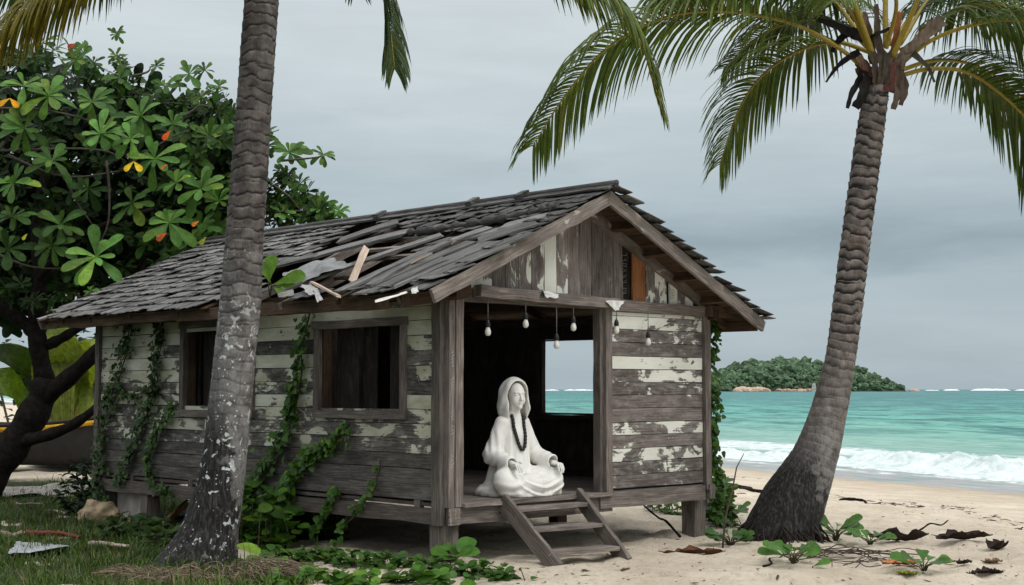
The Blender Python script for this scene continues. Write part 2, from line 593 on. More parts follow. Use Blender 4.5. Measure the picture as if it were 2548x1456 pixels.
base = N.mix(N.mapr(st2, .45, .33, 0, .5), base, (.42, .62, .58))
fa = N.attr('foam').outputs['Fac']
fn = N.noise(q2, 1.3, 7, .68, 1.2)
fcomb = N.n('ShaderNodeCombineXYZ'); N.l(N.math('MULTIPLY', fn, 2.2), fcomb.inputs[0]); N.l(N.math('MULTIPLY', fn, -1.6), fcomb.inputs[1])
fv = N.voro(N.vmath('ADD', q2, fcomb.outputs[0]), 1.0, 'DISTANCE_TO_EDGE')
lacy = N.mapr(fv, .02, .16, 1, 0)
fsum = N.math('ADD', fa, N.math('MULTIPLY', N.math('SUBTRACT', fn, .5), 1.3))
fsum = N.math('ADD', fsum, N.math('MULTIPLY', lacy, .12))
fm = N.mapr(fsum, .42, .68)
fm = N.math('MULTIPLY', fm, N.mapr(fa, .05, .25))
foamc = N.mix(N.mapr(fn, .35, .6, .0, .75), (.42, .53, .51), (.74, .77, .78))
base = N.mix(1.0, base, (.86, .845, .84), 'MULTIPLY')
col = N.mix(fm, base, foamc)
wv = N.noise(q2, 1.1, 6, .62, .3, (1.0, 2.4, 1))
wv2 = N.noise(q2, .2, 5, .6, .3, (1.0, 2.6, 1))
hh = N.math('ADD', N.math('MULTIPLY', wv, .25), N.math('MULTIPLY', wv2, .8))
WATER = N.bsdf(col, N.mapr(fm, 0, 1, .32, .85), N.mapr(off, 0, 60, .28, .10), hh, .9, .4)
# a good part of the light is scattered back out of the shallow milky water
_pr = next(n for n in N.t.nodes if n.type == 'BSDF_PRINCIPLED')
_df = N.n('ShaderNodeBsdfDiffuse'); N.l(col, _df.inputs['Color']); N.l(_pr.inputs['Normal'].links[0].from_socket, _df.inputs['Normal'])
_ms = N.n('ShaderNodeMixShader'); _ms.inputs[0].default_value = .62
N.l(_pr.outputs[0], _ms.inputs[1]); N.l(_df.outputs[0], _ms.inputs[2]); N.l(_ms.outputs[0], N.out.inputs[0])
se = np_mesh('water', sv, grid_faces(len(ss), len(ds)), WATER, attrs={
    'foam': foam.ravel(), 'offshore': D_.ravel()})
tag(se, 'turquoise sea with white surf breaking on the beach', 'sea', kind='structure')

# ================================================================== ISLAND
ISY = 1500.0
def isl(px): return (px - 1274) / FPX * ISY
ix0, ix1 = isl(1680), isl(2236)
nx_, ny_ = 120, 40
tx = np.linspace(0, 1, nx_); ty = np.linspace(-1, 1, ny_)
TX, TY = np.meshgrid(tx, ty, indexing='ij')
def isl_h(t):
    return np.interp(t, [0, .04, .12, .25, .36, .46, .58, .72, .86, .95, 1], [2, 8, 15, 22, 29, 31, 29, 23, 17, 9, -2])
HZ = isl_h(TX) * np.sqrt(np.clip(1 - TY ** 2, 0, 1)) + (fbm(TX * 14, TY * 5, 3., 4) - .5) * 5 - 2.0
iv = np.stack([(ix0 + (ix1 - ix0) * TX).ravel(), (ISY + 55 * TY).ravel(), (HZ + SEA).ravel()], 1)
o = np_mesh('island', iv, grid_faces(nx_, ny_), flat_mat('island_soil', (.045, .07, .04), .9, .1, .4, .15))
tag(o, 'low hilly island far out in the sea', 'island', kind='structure')
mb = MB()
ICO_V, ICO_F = None, None
import bmesh
_b = bmesh.new(); bmesh.ops.create_icosphere(_b, subdivisions=2, radius=1.0)
ICO_V = np.array([v.co[:] for v in _b.verts]); ICO_F = [[v.index for v in f.verts] for f in _b.faces]; _b.free()
for k in range(2600):
    t = random.random() ** 1.0
    tyy = random.uniform(-1, .5)
    h = float(isl_h(t)) * math.sqrt(1 - tyy * tyy) - 2
    if h < 1.5: continue
    x, y = ix0 + (ix1 - ix0) * t, ISY + 55 * tyy
    r = random.uniform(1.3, 3.7) * (1.1 if h > 12 else .8)
    if random.random() < .04: r *= 1.7; h += 1.5
    vv = ICO_V.copy()
    nz = fbm(vv[:, 0] * 1.9 + k * 3.1, vv[:, 1] * 1.9, vv[:, 2] * 1.9, 3)
    vv *= (.45 + 1.1 * nz + RNG.uniform(-.16, .16, len(vv)))[:, None]
    vv = vv * np.array([r * 1.1, r * 1.1, r * random.uniform(.75, 1.25)]) + np.array([x, y, SEA + h + r * .25])
    g = random.uniform(.55, 1.35)
    mb.add(vv, ICO_F, [(.085 * g * (q_ := random.uniform(.6, 1.35)), .135 * g * q_, .078 * g * q_) for _ in ICO_F], None, False)  # greens muted and lightened, distance haze put into the tint
o = mb.build('forest', tint_mat('far_foliage', .9, .05, .5, .35, .8))
tag(o, 'dense green wood covering the far island', 'forest', kind='stuff')
ROCK = tint_mat('rock', .9, .15, .35, .5, .6)
nb = 0
for px0, px1, n, hh_ in ((1812, 1885, 7, 5.5), (1905, 1990, 7, 3.6), (2000, 2050, 3, 2.6), (2226, 2240, 3, 3.6)):
    for k in range(n):
        px = px0 + (px1 - px0) * (k + random.uniform(.2, .8)) / n
        mb = MB()
        vv = ICO_V.copy()
        nz = fbm(vv[:, 0] * 1.5 + k * 3.1 + px, vv[:, 1] * 1.5, vv[:, 2] * 1.5, 3)
        vv *= (.55 + .9 * nz)[:, None]
        r = hh_ * random.uniform(.7, 1.1)
        vv = vv * np.array([r * 1.3, r, r * .8])
        g = random.uniform(.75, 1.2)
        mb.add(vv, ICO_F, (.46 * g, .33 * g, .25 * g))
        o = mb.build('boulder', ROCK)
        o.location = (isl(px), ISY - 58, SEA + r * .1)
        tag(o, 'pinkish boulder on the waterline of the far island', 'rock', 'boulders along the island shore')
mb = MB()
mb.beam((0, 0, -1), (.3, 0, 8.5), 4.5, 2.5, (1, 0, 0), (.42, .42, .38), 4, .3, 0, .7)
o = mb.build('rock_pillar', ROCK); o.location = (isl(1993), ISY - 60, SEA)
tag(o, 'slim pale rock standing upright on the island shore', 'rock')

# breakers on the outer reef, near the horizon
FOAMF = flat_mat('far_foam', (.72, .75, .76), .9, .1, .15, .05)
for i, (p0, p1, hh_, lab) in enumerate(((2300, 2335, 1.1, 'shortest white breaker on the horizon right of the island'), (2345, 2385, 1.8, 'white breaker on the horizon between the shortest and the longest one'),
                          (2412, 2512, 2.9, 'longest white breaker on the horizon'), (2522, 2620, 2.2, 'white breaker on the horizon at the right edge'),
                          (1340, 1392, 1.5, 'white breaker seen at the left of the far window'), (1402, 1480, 1.9, 'white breaker seen at the right of the far window'))):
    Yb = 2350.0
    x0, x1 = (p0 - 1274) / FPX * Yb, (p1 - 1274) / FPX * Yb
    n = 40
    vs, fs = [], []
    for k in range(n + 1):
        f = k / n
        e = min(1, f * 5, (1 - f) * 5) ** .7
        h = hh_ * e * (.45 + 1.1 * float(fbm(f * 9, i * 3.3, 1., 3)))
        x = x0 + (x1 - x0) * f
        vs += [(x, Yb - 6, SEA - .2), (x, Yb - 2, SEA + h * .8), (x, Yb + 2, SEA + h), (x, Yb + 9, SEA - .2)]
    for k in range(n):
        for j in range(3):
            a = k * 4 + j
            fs.append((a, a + 4, a + 5, a + 1))
    m = MB(); m.add(vs, fs, (1, 1, 1), None, True)
    o = m.build('breaker', FOAMF); tag(o, lab, 'wave', 'breakers along the horizon')
# ================================================================== HUT
W_, L_ = 4.21, 6.96
FZ = 0.60
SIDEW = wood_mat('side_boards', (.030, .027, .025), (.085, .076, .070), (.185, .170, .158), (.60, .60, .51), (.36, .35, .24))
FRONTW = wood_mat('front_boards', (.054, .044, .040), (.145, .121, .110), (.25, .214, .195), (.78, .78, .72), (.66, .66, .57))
BEAMW = wood_mat('weathered_beams', (.055, .046, .041), (.145, .123, .109), (.27, .238, .214), (.5, .49, .45), (.45, .42, .36))
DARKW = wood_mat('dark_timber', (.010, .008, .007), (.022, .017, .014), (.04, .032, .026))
BROWNW = wood_mat('brown_timber', (.026, .015, .009), (.06, .037, .023), (.11, .07, .045))
SHING = wood_mat('roof_shingles', (.040, .039, .039), (.125, .122, .120), (.27, .266, .26))
PALEW = wood_mat('fresh_split_wood', (.30, .22, .17), (.45, .35, .28), (.58, .48, .40))
hut = thing('beach_hut', 'derelict wooden hut on stilts with flaking cream paint and a broken shingle roof', 'hut', HC, HA)

def colr(paint=0.0, tone=.5): return (paint, max(0, min(1, tone + random.uniform(-.12, .12))), random.random())

# ---------- horizontal boards with holes
def board_wall(mb, axis, c, u0, u1, z0, z1, bh, holes, paint_fn, th=.022, out=-1, hmin=.03):
    z = z0
    row = 0
    while z < z1 - .01:
        h = min(bh * random.uniform(.94, 1.06), z1 - z)
        if z1 - (z + h) < hmin: h = z1 - z
        segs = [(u0, u1)]
        for (a, b, zl, zh) in holes:
            if z + h * .5 > zl + .065 and z + h * .5 < zh - .065:
                ns = []
                for (s, e) in segs:
                    if a > s: ns.append((s, min(a, e)))
                    if b < e: ns.append((max(b, s), e))
                ns = [(s, e) for s, e in ns if e - s > .02]
                segs = ns
        for (s, e) in segs:
            # joints along the wall
            cuts = [s]
            if e - s > 2.4: cuts.append(s + (e - s) * random.uniform(.35, .65))
            cuts.append(e)
            for k in range(len(cuts) - 1):
                a, b = cuts[k] + (.002 if k else 0), cuts[k + 1] - .002
                off = c + out * random.uniform(.0, .008)
                zc = z + h * .5
                P0 = (off, a, zc) if axis == 'y' else (a, off, zc)
                P1 = (off, b, zc) if axis == 'y' else (b, off, zc)
                n = max(2, int((b - a) / .4))
                mb.beam(P0, P1, h - .007, th, (0, 0, 1), colr(*paint_fn((a + b) / 2, zc, row)), n, .0025)
        z += h
        row += 1

def rect_from(f, x0, y0, x1, y1):
    a, b, c, d = f(x0, y0), f(x1, y0), f(x0, y1), f(x1, y1)
    return a, b, c, d

# windows on the side wall (outer frame in picture -> wall coordinates)
def win_rect(px0, py0, px1, py1):
    a, b = side_pt(px0, (py0 + py1) / 2), side_pt(px1, (py0 + py1) / 2)
    zt = (side_pt(px0, py0).z + side_pt(px1, py0 + 4).z) / 2
    zb = (side_pt(px0, py1).z + side_pt(px1, py1 + 3).z) / 2
    return (b.y, a.y, zb, zt)
w2 = win_rect(790, 793, 1018, 1040)
w1 = win_rect(457, 795, 640, 1037)

def paint_side(u, z, row):
    if row < 3: return (random.uniform(.05, .2), random.uniform(.4, .62))
    if row < 5: return (random.uniform(.44, .56), random.uniform(.35, .5))
    seq = {5: (.52, .45), 6: (.62, .4), 7: (.42, .30), 8: (.56, .35), 9: (.92, .5), 10: (.32, .3), 11: (.85, .5), 12: (.9, .5), 13: (.62, .4), 14: (.5, .3)}
    p, t = seq.get(row, (.5, .4))
    if u > 4.6 and row > 4: p = min(1, p * .35 + .46)
    if u < .5: p = {5: .42, 6: .93, 7: .35, 8: .45, 9: .55, 10: .5, 11: .9, 12: 1.0, 13: .95, 14: .6}.get(row, p)
    return (max(0, min(1, p + random.uniform(-.06, .06))), t)
mb = MB()
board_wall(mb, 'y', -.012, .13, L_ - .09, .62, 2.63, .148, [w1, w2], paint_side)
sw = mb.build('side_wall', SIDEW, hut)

def window(rect, name='window', fw=.085, mat=BEAMW, c=-.03, tone=.28):
    y0, y1, z0, z1 = rect
    mb = MB()
    mb.beam((c, y0, z0 + fw / 2), (c, y1, z0 + fw / 2), fw, .075, (0, 0, 1), colr(.0, tone + .1), 3)
    mb.beam((c - .003, y0 - .02, z1 - fw / 2), (c - .003, y1 + .02, z1 - fw / 2), fw, .075, (0, 0, 1), colr(.0, tone), 3)
    mb.beam((c + .004, y0 + fw / 2, z0 + fw), (c + .004, y0 + fw / 2, z1 - fw), fw, .07, (0, 1, 0), colr(.0, tone + .08), 3)
    mb.beam((c + .004, y1 - fw / 2, z0 + fw), (c + .004, y1 - fw / 2, z1 - fw), fw, .07, (0, 1, 0), colr(.0, tone), 3)
    return mb.build(name, mat, hut)
for i, r in enumerate((w1, w2)):
    wf = window(r)
    y0, y1, z0, z1 = r
    # inner lining and the dark shutter leaf standing half open inside
    fw = .085
    for a in (y0 + fw + .012, y1 - fw - .012):
        m = MB()
        m.beam((.055, a, z0 + fw), (.055, a, z1 - fw), .11, .024, (1, 0, 0), colr(0, .3), 2)
        m.build('lining', BROWNW, wf)
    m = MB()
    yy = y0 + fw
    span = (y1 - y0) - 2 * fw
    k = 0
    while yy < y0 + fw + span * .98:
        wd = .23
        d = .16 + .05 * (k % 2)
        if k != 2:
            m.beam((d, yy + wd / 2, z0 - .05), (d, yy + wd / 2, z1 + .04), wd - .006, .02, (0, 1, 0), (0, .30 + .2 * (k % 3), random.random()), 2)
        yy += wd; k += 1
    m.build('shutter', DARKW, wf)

# ---------- front wall panel, gable
def paint_front(u, z, row):
    seq = [(.28, .30), (.44, .34), (.58, .40), (.30, .72), (.53, .5), (.24, .58), (.30, .42), (.49, .36), (.58, .45), (.66, .5), (.28, .34), (.50, .38), (.62, .5), (.65, .5), (.65, .5)]
    return seq[min(row, len(seq) - 1)]
mb = MB()
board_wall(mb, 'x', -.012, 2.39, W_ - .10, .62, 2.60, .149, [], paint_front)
mb.build('front_wall', FRONTW, hut)

AX, AZ = 1.95, 3.86                       # ridge (x, z)
SL = 1.20 / 2.57                          # left slope
SR = 1.31 / 2.80                          # right slope
def roof_z(x): return AZ - (SL * (AX - x) if x < AX else SR * (x - AX))
mb = MB()
gpx = [1120, 1145, 1183, 1222, 1255, 1288, 1320, 1352, 1382, 1410, 1440, 1470, 1497, 1525, 1547, 1572, 1605, 1627, 1656, 1664, 1684, 1702, 1722, 1745]
gcol = [(.5, .6), (.55, .65), (.62, .65), (.12, .4), (.38, .6), (.42, .6), (.40, .55), (.9, .65), (.5, .7), (.15, .55), (.1, .45), (.06, .42), (.15, .5), (.1, .45),
        None, 'rust', (.42, .5), (.6, .55), None, (.62, .6), (.55, .5), (.6, .55), (.4, .4)]
rust = MB()
for k in range(len(gpx) - 1):
    if gcol[k] is None: continue
    a, b = front_pt(gpx[k], 740).x, front_pt(gpx[k + 1], 740).x
    if k == 0: a = .0
    xm = (a + b) / 2
    zt = roof_z(xm) - .10
    if zt < 2.8: continue
    if gcol[k] == 'rust':
        rust.beam((xm, .0, 2.70), (xm, .0, zt), b - a - .008, .022, (1, 0, 0), (0, .6, .3), 4, .003)
    else:
        mb.beam((xm, random.uniform(-.012, 0), 2.68), (xm, random.uniform(-.006, 0), zt), b - a - .007, .022, (1, 0, 0), colr(*gcol[k]), 4, .003, .01)
ga = mb.build('gable_wall', FRONTW, hut)
RUST = wood_mat('orange_stained_board', (.09, .035, .014), (.24, .095, .035), (.30, .15, .08))
ro = rust.build('stained_board', RUST, ga); ro['label'] = 'single orange stained board in the gable'
# dark slat with pale scrawled strokes behind the gap of the missing boards
for k in (18, 14):
    m = MB()
    a, b = front_pt(gpx[k], 740).x, front_pt(gpx[k + 1], 740).x
    m.beam(((a + b) / 2, .035, 2.7), ((a + b) / 2, .035, roof_z((a + b) / 2) - .12), b - a + .03, .012, (1, 0, 0), (0, .3, .4), 2)
    bk = m.build('dark_slat', DARKW, ga)
CHALK = flat_mat('chalk_paint', (.34, .36, .34), .9, .1, .4, 30)
m = MB()
xa, xb = front_pt(1549, 740).x, front_pt(1570, 740).x
glyphs = [[(.1, .2), (.9, .35), (.3, .6), (.85, .9)], [(.1, .1), (.9, .2)], [(.1, .2), (.9, .3), (.4, .5), (.9, .8)], [(.1, .15), (.9, .3), (.2, .5), (.9, .7)],
          [(.1, .1), (.9, .5), (.1, .8)], [(.15, .3), (.9, .2), (.9, .7), (.2, .75)], [(.1, .2), (.9, .35), (.5, .6)], [(.1, .15), (.9, .25), (.9, .8)]]
zz = 2.80
for g in glyphs:
    hgt = .058
    pts = [V((xa + (xb - xa) * (.15 + .6 * u), .0262, zz + hgt * v)) for u, v in g]
    m.tube(pts, .0026, 5, (.6, .6, .6))
    zz += hgt + .004
xa2 = front_pt(1666, 740).x
for k, zz in enumerate((2.78, 2.81, 2.84, 2.87)):
    m.tube([V((xa2 - .02, -.03, zz)), V((xa2 + .03, -.03, zz + .022)), V((xa2 + .045, -.03, zz + .01))], .0035, 5)
m.build('scrawl', CHALK, bk)

# ---------- hidden walls: back and far side with the sea window, inner faces dark
mb = MB()
board_wall(mb, 'x', L_ + .012, .0, W_, .62, 2.7, .16, [], lambda u, z, r: (.3, .4), out=1)
for k in range(26):
    a = W_ * k / 26; xm = a + W_ / 52
    mb.beam((xm, L_ + .012, 2.7), (xm, L_ + .012, roof_z(xm) - .08), W_ / 26 - .004, .022, (1, 0, 0), colr(.1, .4), 2)
mb.build('back_wall', SIDEW, hut)
def far_pt(px, py): return hut_plane(px, py, V((1, 0, 0)), W_)
fa_, fb_ = far_pt(1343, 940), far_pt(1500, 940)
sea_win = (fb_.y, fa_.y, far_pt(1360, 1036).z - .05, far_pt(1400, 836).z + .03)
mb = MB()
board_wall(mb, 'y', W_ + .012, .09, L_ - .0, .62, 2.62, .15, [sea_win], lambda u, z, r: (.4, .45), out=1)
mb.build('far_wall', SIDEW, hut)
y0, y1, z0, z1 = sea_win
mb = MB()
f_ = .075
for (p, q_) in (((W_ - .02, y0 - .02, z0 + f_ / 2), (W_ - .02, y1 + .02, z0 + f_ / 2)), ((W_ - .02, y0 - .02, z1 - f_ / 2), (W_ - .02, y1 + .02, z1 - f_ / 2))):
    mb.beam(p, q_, f_, .10, (0, 0, 1), colr(0, .7), 2)
for yy in (y0 + f_ / 2, y1 - f_ / 2):
    mb.beam((W_ - .017, yy, z0 + f_), (W_ - .017, yy, z1 - f_), f_, .10, (0, 1, 0), colr(0, .7), 2)
wf = mb.build('window', DARKW, hut)
m = MB()
yi0, yi1, zi0, zi1 = y0 + f_, y1 - f_, z0 + f_, z1 - f_
for (p, q_, sd_) in (((W_ - .035, yi0, zi0 + .012), (W_ - .035, yi1, zi0 + .012), (0, 0, 1)), ((W_ - .035, yi0, zi1 - .012), (W_ - .035, yi1, zi1 - .012), (0, 0, 1)),
                     ((W_ - .032, yi1 - .012, zi0 + .024), (W_ - .032, yi1 - .012, zi1 - .024), (0, 1, 0)), ((W_ - .032, yi0 + .012, zi0 + .024), (W_ - .032, yi0 + .012, zi1 - .024), (0, 1, 0))):
    m.beam(p, q_, .024, .05, sd_, colr(0, .9), 2)
m.build('sash', DARKW, wf)
# vertical boards added inside, coloured dark so that the room reads black
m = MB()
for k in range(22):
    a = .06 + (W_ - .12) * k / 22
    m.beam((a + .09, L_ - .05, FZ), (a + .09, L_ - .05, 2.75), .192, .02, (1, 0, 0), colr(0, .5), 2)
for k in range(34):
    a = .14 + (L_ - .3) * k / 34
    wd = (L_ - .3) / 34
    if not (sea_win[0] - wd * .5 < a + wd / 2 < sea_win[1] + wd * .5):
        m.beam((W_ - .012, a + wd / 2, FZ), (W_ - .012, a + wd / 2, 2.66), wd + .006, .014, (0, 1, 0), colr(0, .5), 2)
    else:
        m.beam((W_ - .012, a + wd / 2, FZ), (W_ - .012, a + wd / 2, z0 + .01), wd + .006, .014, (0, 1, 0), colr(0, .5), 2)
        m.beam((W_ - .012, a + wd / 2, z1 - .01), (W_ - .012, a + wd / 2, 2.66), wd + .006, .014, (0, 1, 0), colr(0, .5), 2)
m.beam((W_ - .03, sea_win[1] + .09, FZ), (W_ - .03, sea_win[1] + .09, 2.66), .22, .012, (0, 1, 0), colr(0, .5), 2)  # cover board and skirtings below added to shut out light slits
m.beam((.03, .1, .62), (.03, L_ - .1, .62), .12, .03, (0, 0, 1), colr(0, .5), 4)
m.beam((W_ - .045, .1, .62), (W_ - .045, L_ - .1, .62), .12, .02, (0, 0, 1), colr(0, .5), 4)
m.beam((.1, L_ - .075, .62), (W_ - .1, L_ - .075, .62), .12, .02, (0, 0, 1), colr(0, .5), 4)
m.build('blackout_lining', DARKW, hut)
# partition seen through the doorway, and a low box against the far wall
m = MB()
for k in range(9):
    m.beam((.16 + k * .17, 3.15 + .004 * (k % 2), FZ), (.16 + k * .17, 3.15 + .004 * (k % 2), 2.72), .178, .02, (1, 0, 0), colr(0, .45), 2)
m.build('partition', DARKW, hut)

# ---------- floor, sills, stilts, posts
m = MB()
nfl = 46
for k in range(nfl):
    yb = -.02 + (L_ + .02) * k / nfl
    wd = (L_ + .02) / nfl
    m.beam((.03, yb + wd / 2, FZ - .018), (W_ - .03, yb + wd / 2, FZ - .018), wd - .006, .034, (0, 1, 0), colr(.0, .62), 6, .002)
m.beam((.16, -.085, FZ - .021), (2.36, -.085, FZ - .021), .125, .040, (0, 1, 0), colr(.02, .85), 8, .004, .01)
m.build('floor', BROWNW if False else BEAMW, hut)
m = MB()
m.beam((-.018, .02, .47), (-.018, L_, .47), .15, .08, (0, 0, 1), colr(.0, .3), 12, .006)
m.beam((-.0, .1, .585), (-.0, L_ - .1, .585), .03, .05, (0, 0, 1), colr(.0, .25), 10, .006)
for yy in (.35, 1.7, 3.2, 4.6, 6.0):
    m.beam((-.012, yy, .54), (-.012, yy, .62), .09, .06, (0, 1, 0), colr(0, .35), 1, .003)
m.build('sill_beam', BEAMW, hut)
m = MB()
m.beam((.02, -.045, .475), (2.42, -.045, .475), .17, .08, (0, 0, 1), colr(.02, .42), 8, .006)
m.beam((2.20, -.062, .505), (W_ - .16, -.062, .505), .17, .09, (0, 0, 1), colr(.02, .5), 8, .006)
m.build('sill_beam', BEAMW, hut)
m = MB()
m.beam((W_, .1, .48), (W_, L_, .48), .17, .09, (0, 0, 1), colr(.0, .4), 6, .006)
m.build('sill_beam', BEAMW, hut)
m = MB()
m.beam((.1, L_, .48), (W_ - .1, L_, .48), .17, .09, (0, 0, 1), colr(.0, .4), 6, .006)
m.build('sill_beam', BEAMW, hut)
def stilt(x, y, w=.2, top=.4, tone=.45, mat=BEAMW):
    m = MB()
    m.beam((x, y, -.25), (x, y, top), w, w, (0, 1, 0), colr(0, tone), 3, .006)
    return m.build('stilt', mat, hut)
stilt(.10, .10, .2, .395, .5)
stilt(W_ - .13, .10, .2, .425, .45)
stilt(.06, 5.72, .16, .395, .5); stilt(.08, 3.0, .16, .395, .4); stilt(.10, L_ - .12, .18, .395, .4)
stilt(W_ - .12, L_ - .12, .18, .395); stilt(W_ - .12, 2.35, .17, .395, .3, BROWNW); stilt(W_ * .5, 2.4, .17, .56, .3, BROWNW); stilt(W_ * .5, L_ - .3, .18, .395)
# posts
def post(p0, p1, w, h, side, tone=.5, name='corner_post', mat=BEAMW, paint=.02):
    m = MB()
    m.beam(p0, p1, w, h, side, colr(paint, tone), 10, .005)
    return m.build(name, mat, hut)
post((-.03, .045, .385), (-.03, .045, 2.66), .125, .07, (0, 1, 0), .30)
cp = post((.035, -.045, .56), (.035, -.045, 2.66), .075, .085, (1, 0, 0), .55, paint=.1)
post((.125, -.055, .565), (.125, -.055, 2.66), .10, .10, (1, 0, 0), .72)
post((.06, -.098, .39), (.06, -.098, .555), .14, .02, (1, 0, 0), .75, 'bracket')
post((2.27, -.02, .60), (2.27, -.02, 2.66), .06, .10, (1, 0, 0), .30, 'door_jamb')
post((2.35, -.06, .545), (2.35, -.06, 2.66), .10, .10, (1, 0, 0), .70, 'door_jamb')
post((W_ - .045, -.035, .54), (W_ - .045, -.035, 2.62), .10, .08, (1, 0, 0), .45)
post((W_ - .005, -.045, .43), (W_ - .005, -.045, .60), .10, .10, (1, 0, 0), .6, 'bracket')
post((-.03, L_ - .04, .40), (-.03, L_ - .04, 2.62), .11, .08, (0, 1, 0), .35)
post((W_ - .02, .05, .3), (W_ - .02, .05, 2.62), .10, .06, (0, 1, 0), .4)
# worn carved strokes on the corner post
m = MB()
random.seed(3)
for zc, n, sgn in ((2.42, 4, 0), (1.95, 5, 1), (1.72, 4, 1), (1.42, 3, 1), (1.28, 3, 1), (.95, 4, 1)):
    for k in range(n):
        z = zc + k * .035
        m.tube([V((.018 + random.uniform(0, .01), -.0895, z)), V((.045 + random.uniform(0, .012), -.0895, z + random.uniform(-.004, .014))),
                V((.03 + random.uniform(-.01, .015), -.0895, z + .026))], .0028, 5, (.5, .5, .5) if sgn else (.1, .1, .1))
m.build('carved_strokes', tint_mat('worn_strokes', .9, .1, .2, 20), cp)

# ---------- beams at the top of the front wall
m = MB()
a = front_pt(1188, 728, -.12).x; b = front_pt(1532, 755, -.12).x
m.beam((a, -.12, 2.715), (b, -.12, 2.675), .115, .12, (0, 0, 1), colr(.05, .75), 8, .008, .01)
tb = m.build('tie_beam', BEAMW, hut)
m = MB()
m.beam((b - .1, -.045, 2.665), (W_ - .02, -.045, 2.655), .125, .07, (0, 0, 1), colr(.03, .55), 6, .006)
m.build('wall_plate', BEAMW, hut)
m = MB()
m.beam((-.58, -.10, 2.60), (.22, -.105, 2.715), .15, .13, (0, 0, 1), colr(0, .5), 4, .006)
m.build('lookout_beam', BROWNW, hut)
m = MB()
m.beam((W_ - .1, -.10, 2.66), (W_ + .40, -.10, 2.655), .13, .12, (0, 0, 1), colr(0, .9), 4, .006)
m.build('lookout_beam', BROWNW, hut)
m = MB()
m.beam((.2, -.0, 2.635), (2.3, -.0, 2.635), .05, .10, (0, 0, 1), colr(.0, .35), 6, .004)
m.build('door_head', BEAMW, hut)
# ================================================================== ROOF
RW_L = math.hypot(2.57, 1.20); RW_R = math.hypot(2.80, 1.31)
dL = V((-2.57, 0, -1.20)).normalized(); nL = V((-1.20, 0, 2.57)).normalized()
dR = V((2.80, 0, -1.31)).normalized(); nR = V((1.31, 0, 2.80)).normalized()
RY0, RY1 = -.47, 7.56
RIDGE = V((AX, 0, AZ))
def sag(y, w): return .0
def RL(w, y, h=0.0): return RIDGE + dL * w + nL * h + V((0, y, 0))
def RR(w, y, h=0.0): return RIDGE + dR * w + nR * h + V((0, y, 0))
def roof_pt(px, py, h=0.0):
    p = hut_plane(px, py, nL, nL.dot(RIDGE) + h)
    return p
def roof_wy(px, py):
    p = roof_pt(px, py)
    return ((p - RIDGE).dot(dL), p.y)
def Z2(zx, zy): return ((600 + zx / 3.185) * .9953, (420 + zy / 3.185) * .9953)

hole = [roof_wy(*Z2(*q)) for q in [(100, 960), (170, 800), (330, 770), (560, 700), (700, 610), (800, 540), (900, 470), (1060, 430), (1250, 430), (1330, 480), (1650, 500), (1640, 560), (1500, 640), (1300, 760), (1120, 880), (960, 960), (820, 1010), (300, 1010)]]
def in_poly(w, y, poly):
    c = False
    n = len(poly)
    for i in range(n):
        (x1, y1), (x2, y2) = poly[i], poly[i - 1]
        if (y1 > y) != (y2 > y) and w < (x2 - x1) * (y - y1) / (y2 - y1) + x1: c = not c
    return c
plank_zone = [roof_wy(*Z2(*q)) for q in [(1700, 520), (2450, 380), (2300, 480), (1430, 960), (1010, 960), (1150, 880), (1650, 600)]]

random.seed(21)
roof_mb = MB()
def shingle(mb, P, w0, w1, ya, yb, lift0, lift1, tone, th=.014, rot=0.0, jag=.012):
    """plate from w0 (upper, tucked) to w1 (lower, proud)"""
    vs = []
    n = 3
    yc = (ya + yb) / 2
    for top in (1, 0):
        for i in range(2):
            w = (w0, w1)[i]
            h = (lift0, lift1)[i]
            for k in range(n + 1):
                y = ya + (yb - ya) * k / n
                jw = random.uniform(-jag, jag) if i else 0
                ww = w + jw + rot * (y - yc)
                vs.append(P(ww, y, h + (th if top else 0) + random.uniform(-.002, .002) + (.006 * math.sin(k * 2.1 + yc * 9) if i else 0)))
    fs, uvs = [], []
    m = n + 1
    uo, vo = random.uniform(0, 40), random.uniform(0, 40)
    L = w1 - w0
    def q(a, b, c, d, ub):
        fs.append((a, b, c, d)); uvs.append(ub)
    for k in range(n):
        v0, v1 = vo + (yb - ya) * k / n, vo + (yb - ya) * (k + 1) / n
        u = [(uo, v0), (uo + L, v0), (uo + L, v1), (uo, v1)]
        q(k, m + k, m + k + 1, k + 1, u)
        q(2 * m + k, 2 * m + k + 1, 3 * m + k + 1, 3 * m + k, u)
        q(m + k, 3 * m + k, 3 * m + k + 1, m + k + 1, [(uo, v0), (uo + .02, v0), (uo + .02, v1), (uo, v1)])
    q(0, 2 * m, 3 * m, m, [(uo, vo), (uo, vo + .02), (uo + L, vo + .02), (uo + L, vo)])
    q(n, m + n, 3 * m + n, 2 * m + n, [(uo, vo), (uo + L, vo), (uo + L, vo + .02), (uo, vo + .02)])
    mb.add(vs, fs, (0, tone, random.random()), uvs)

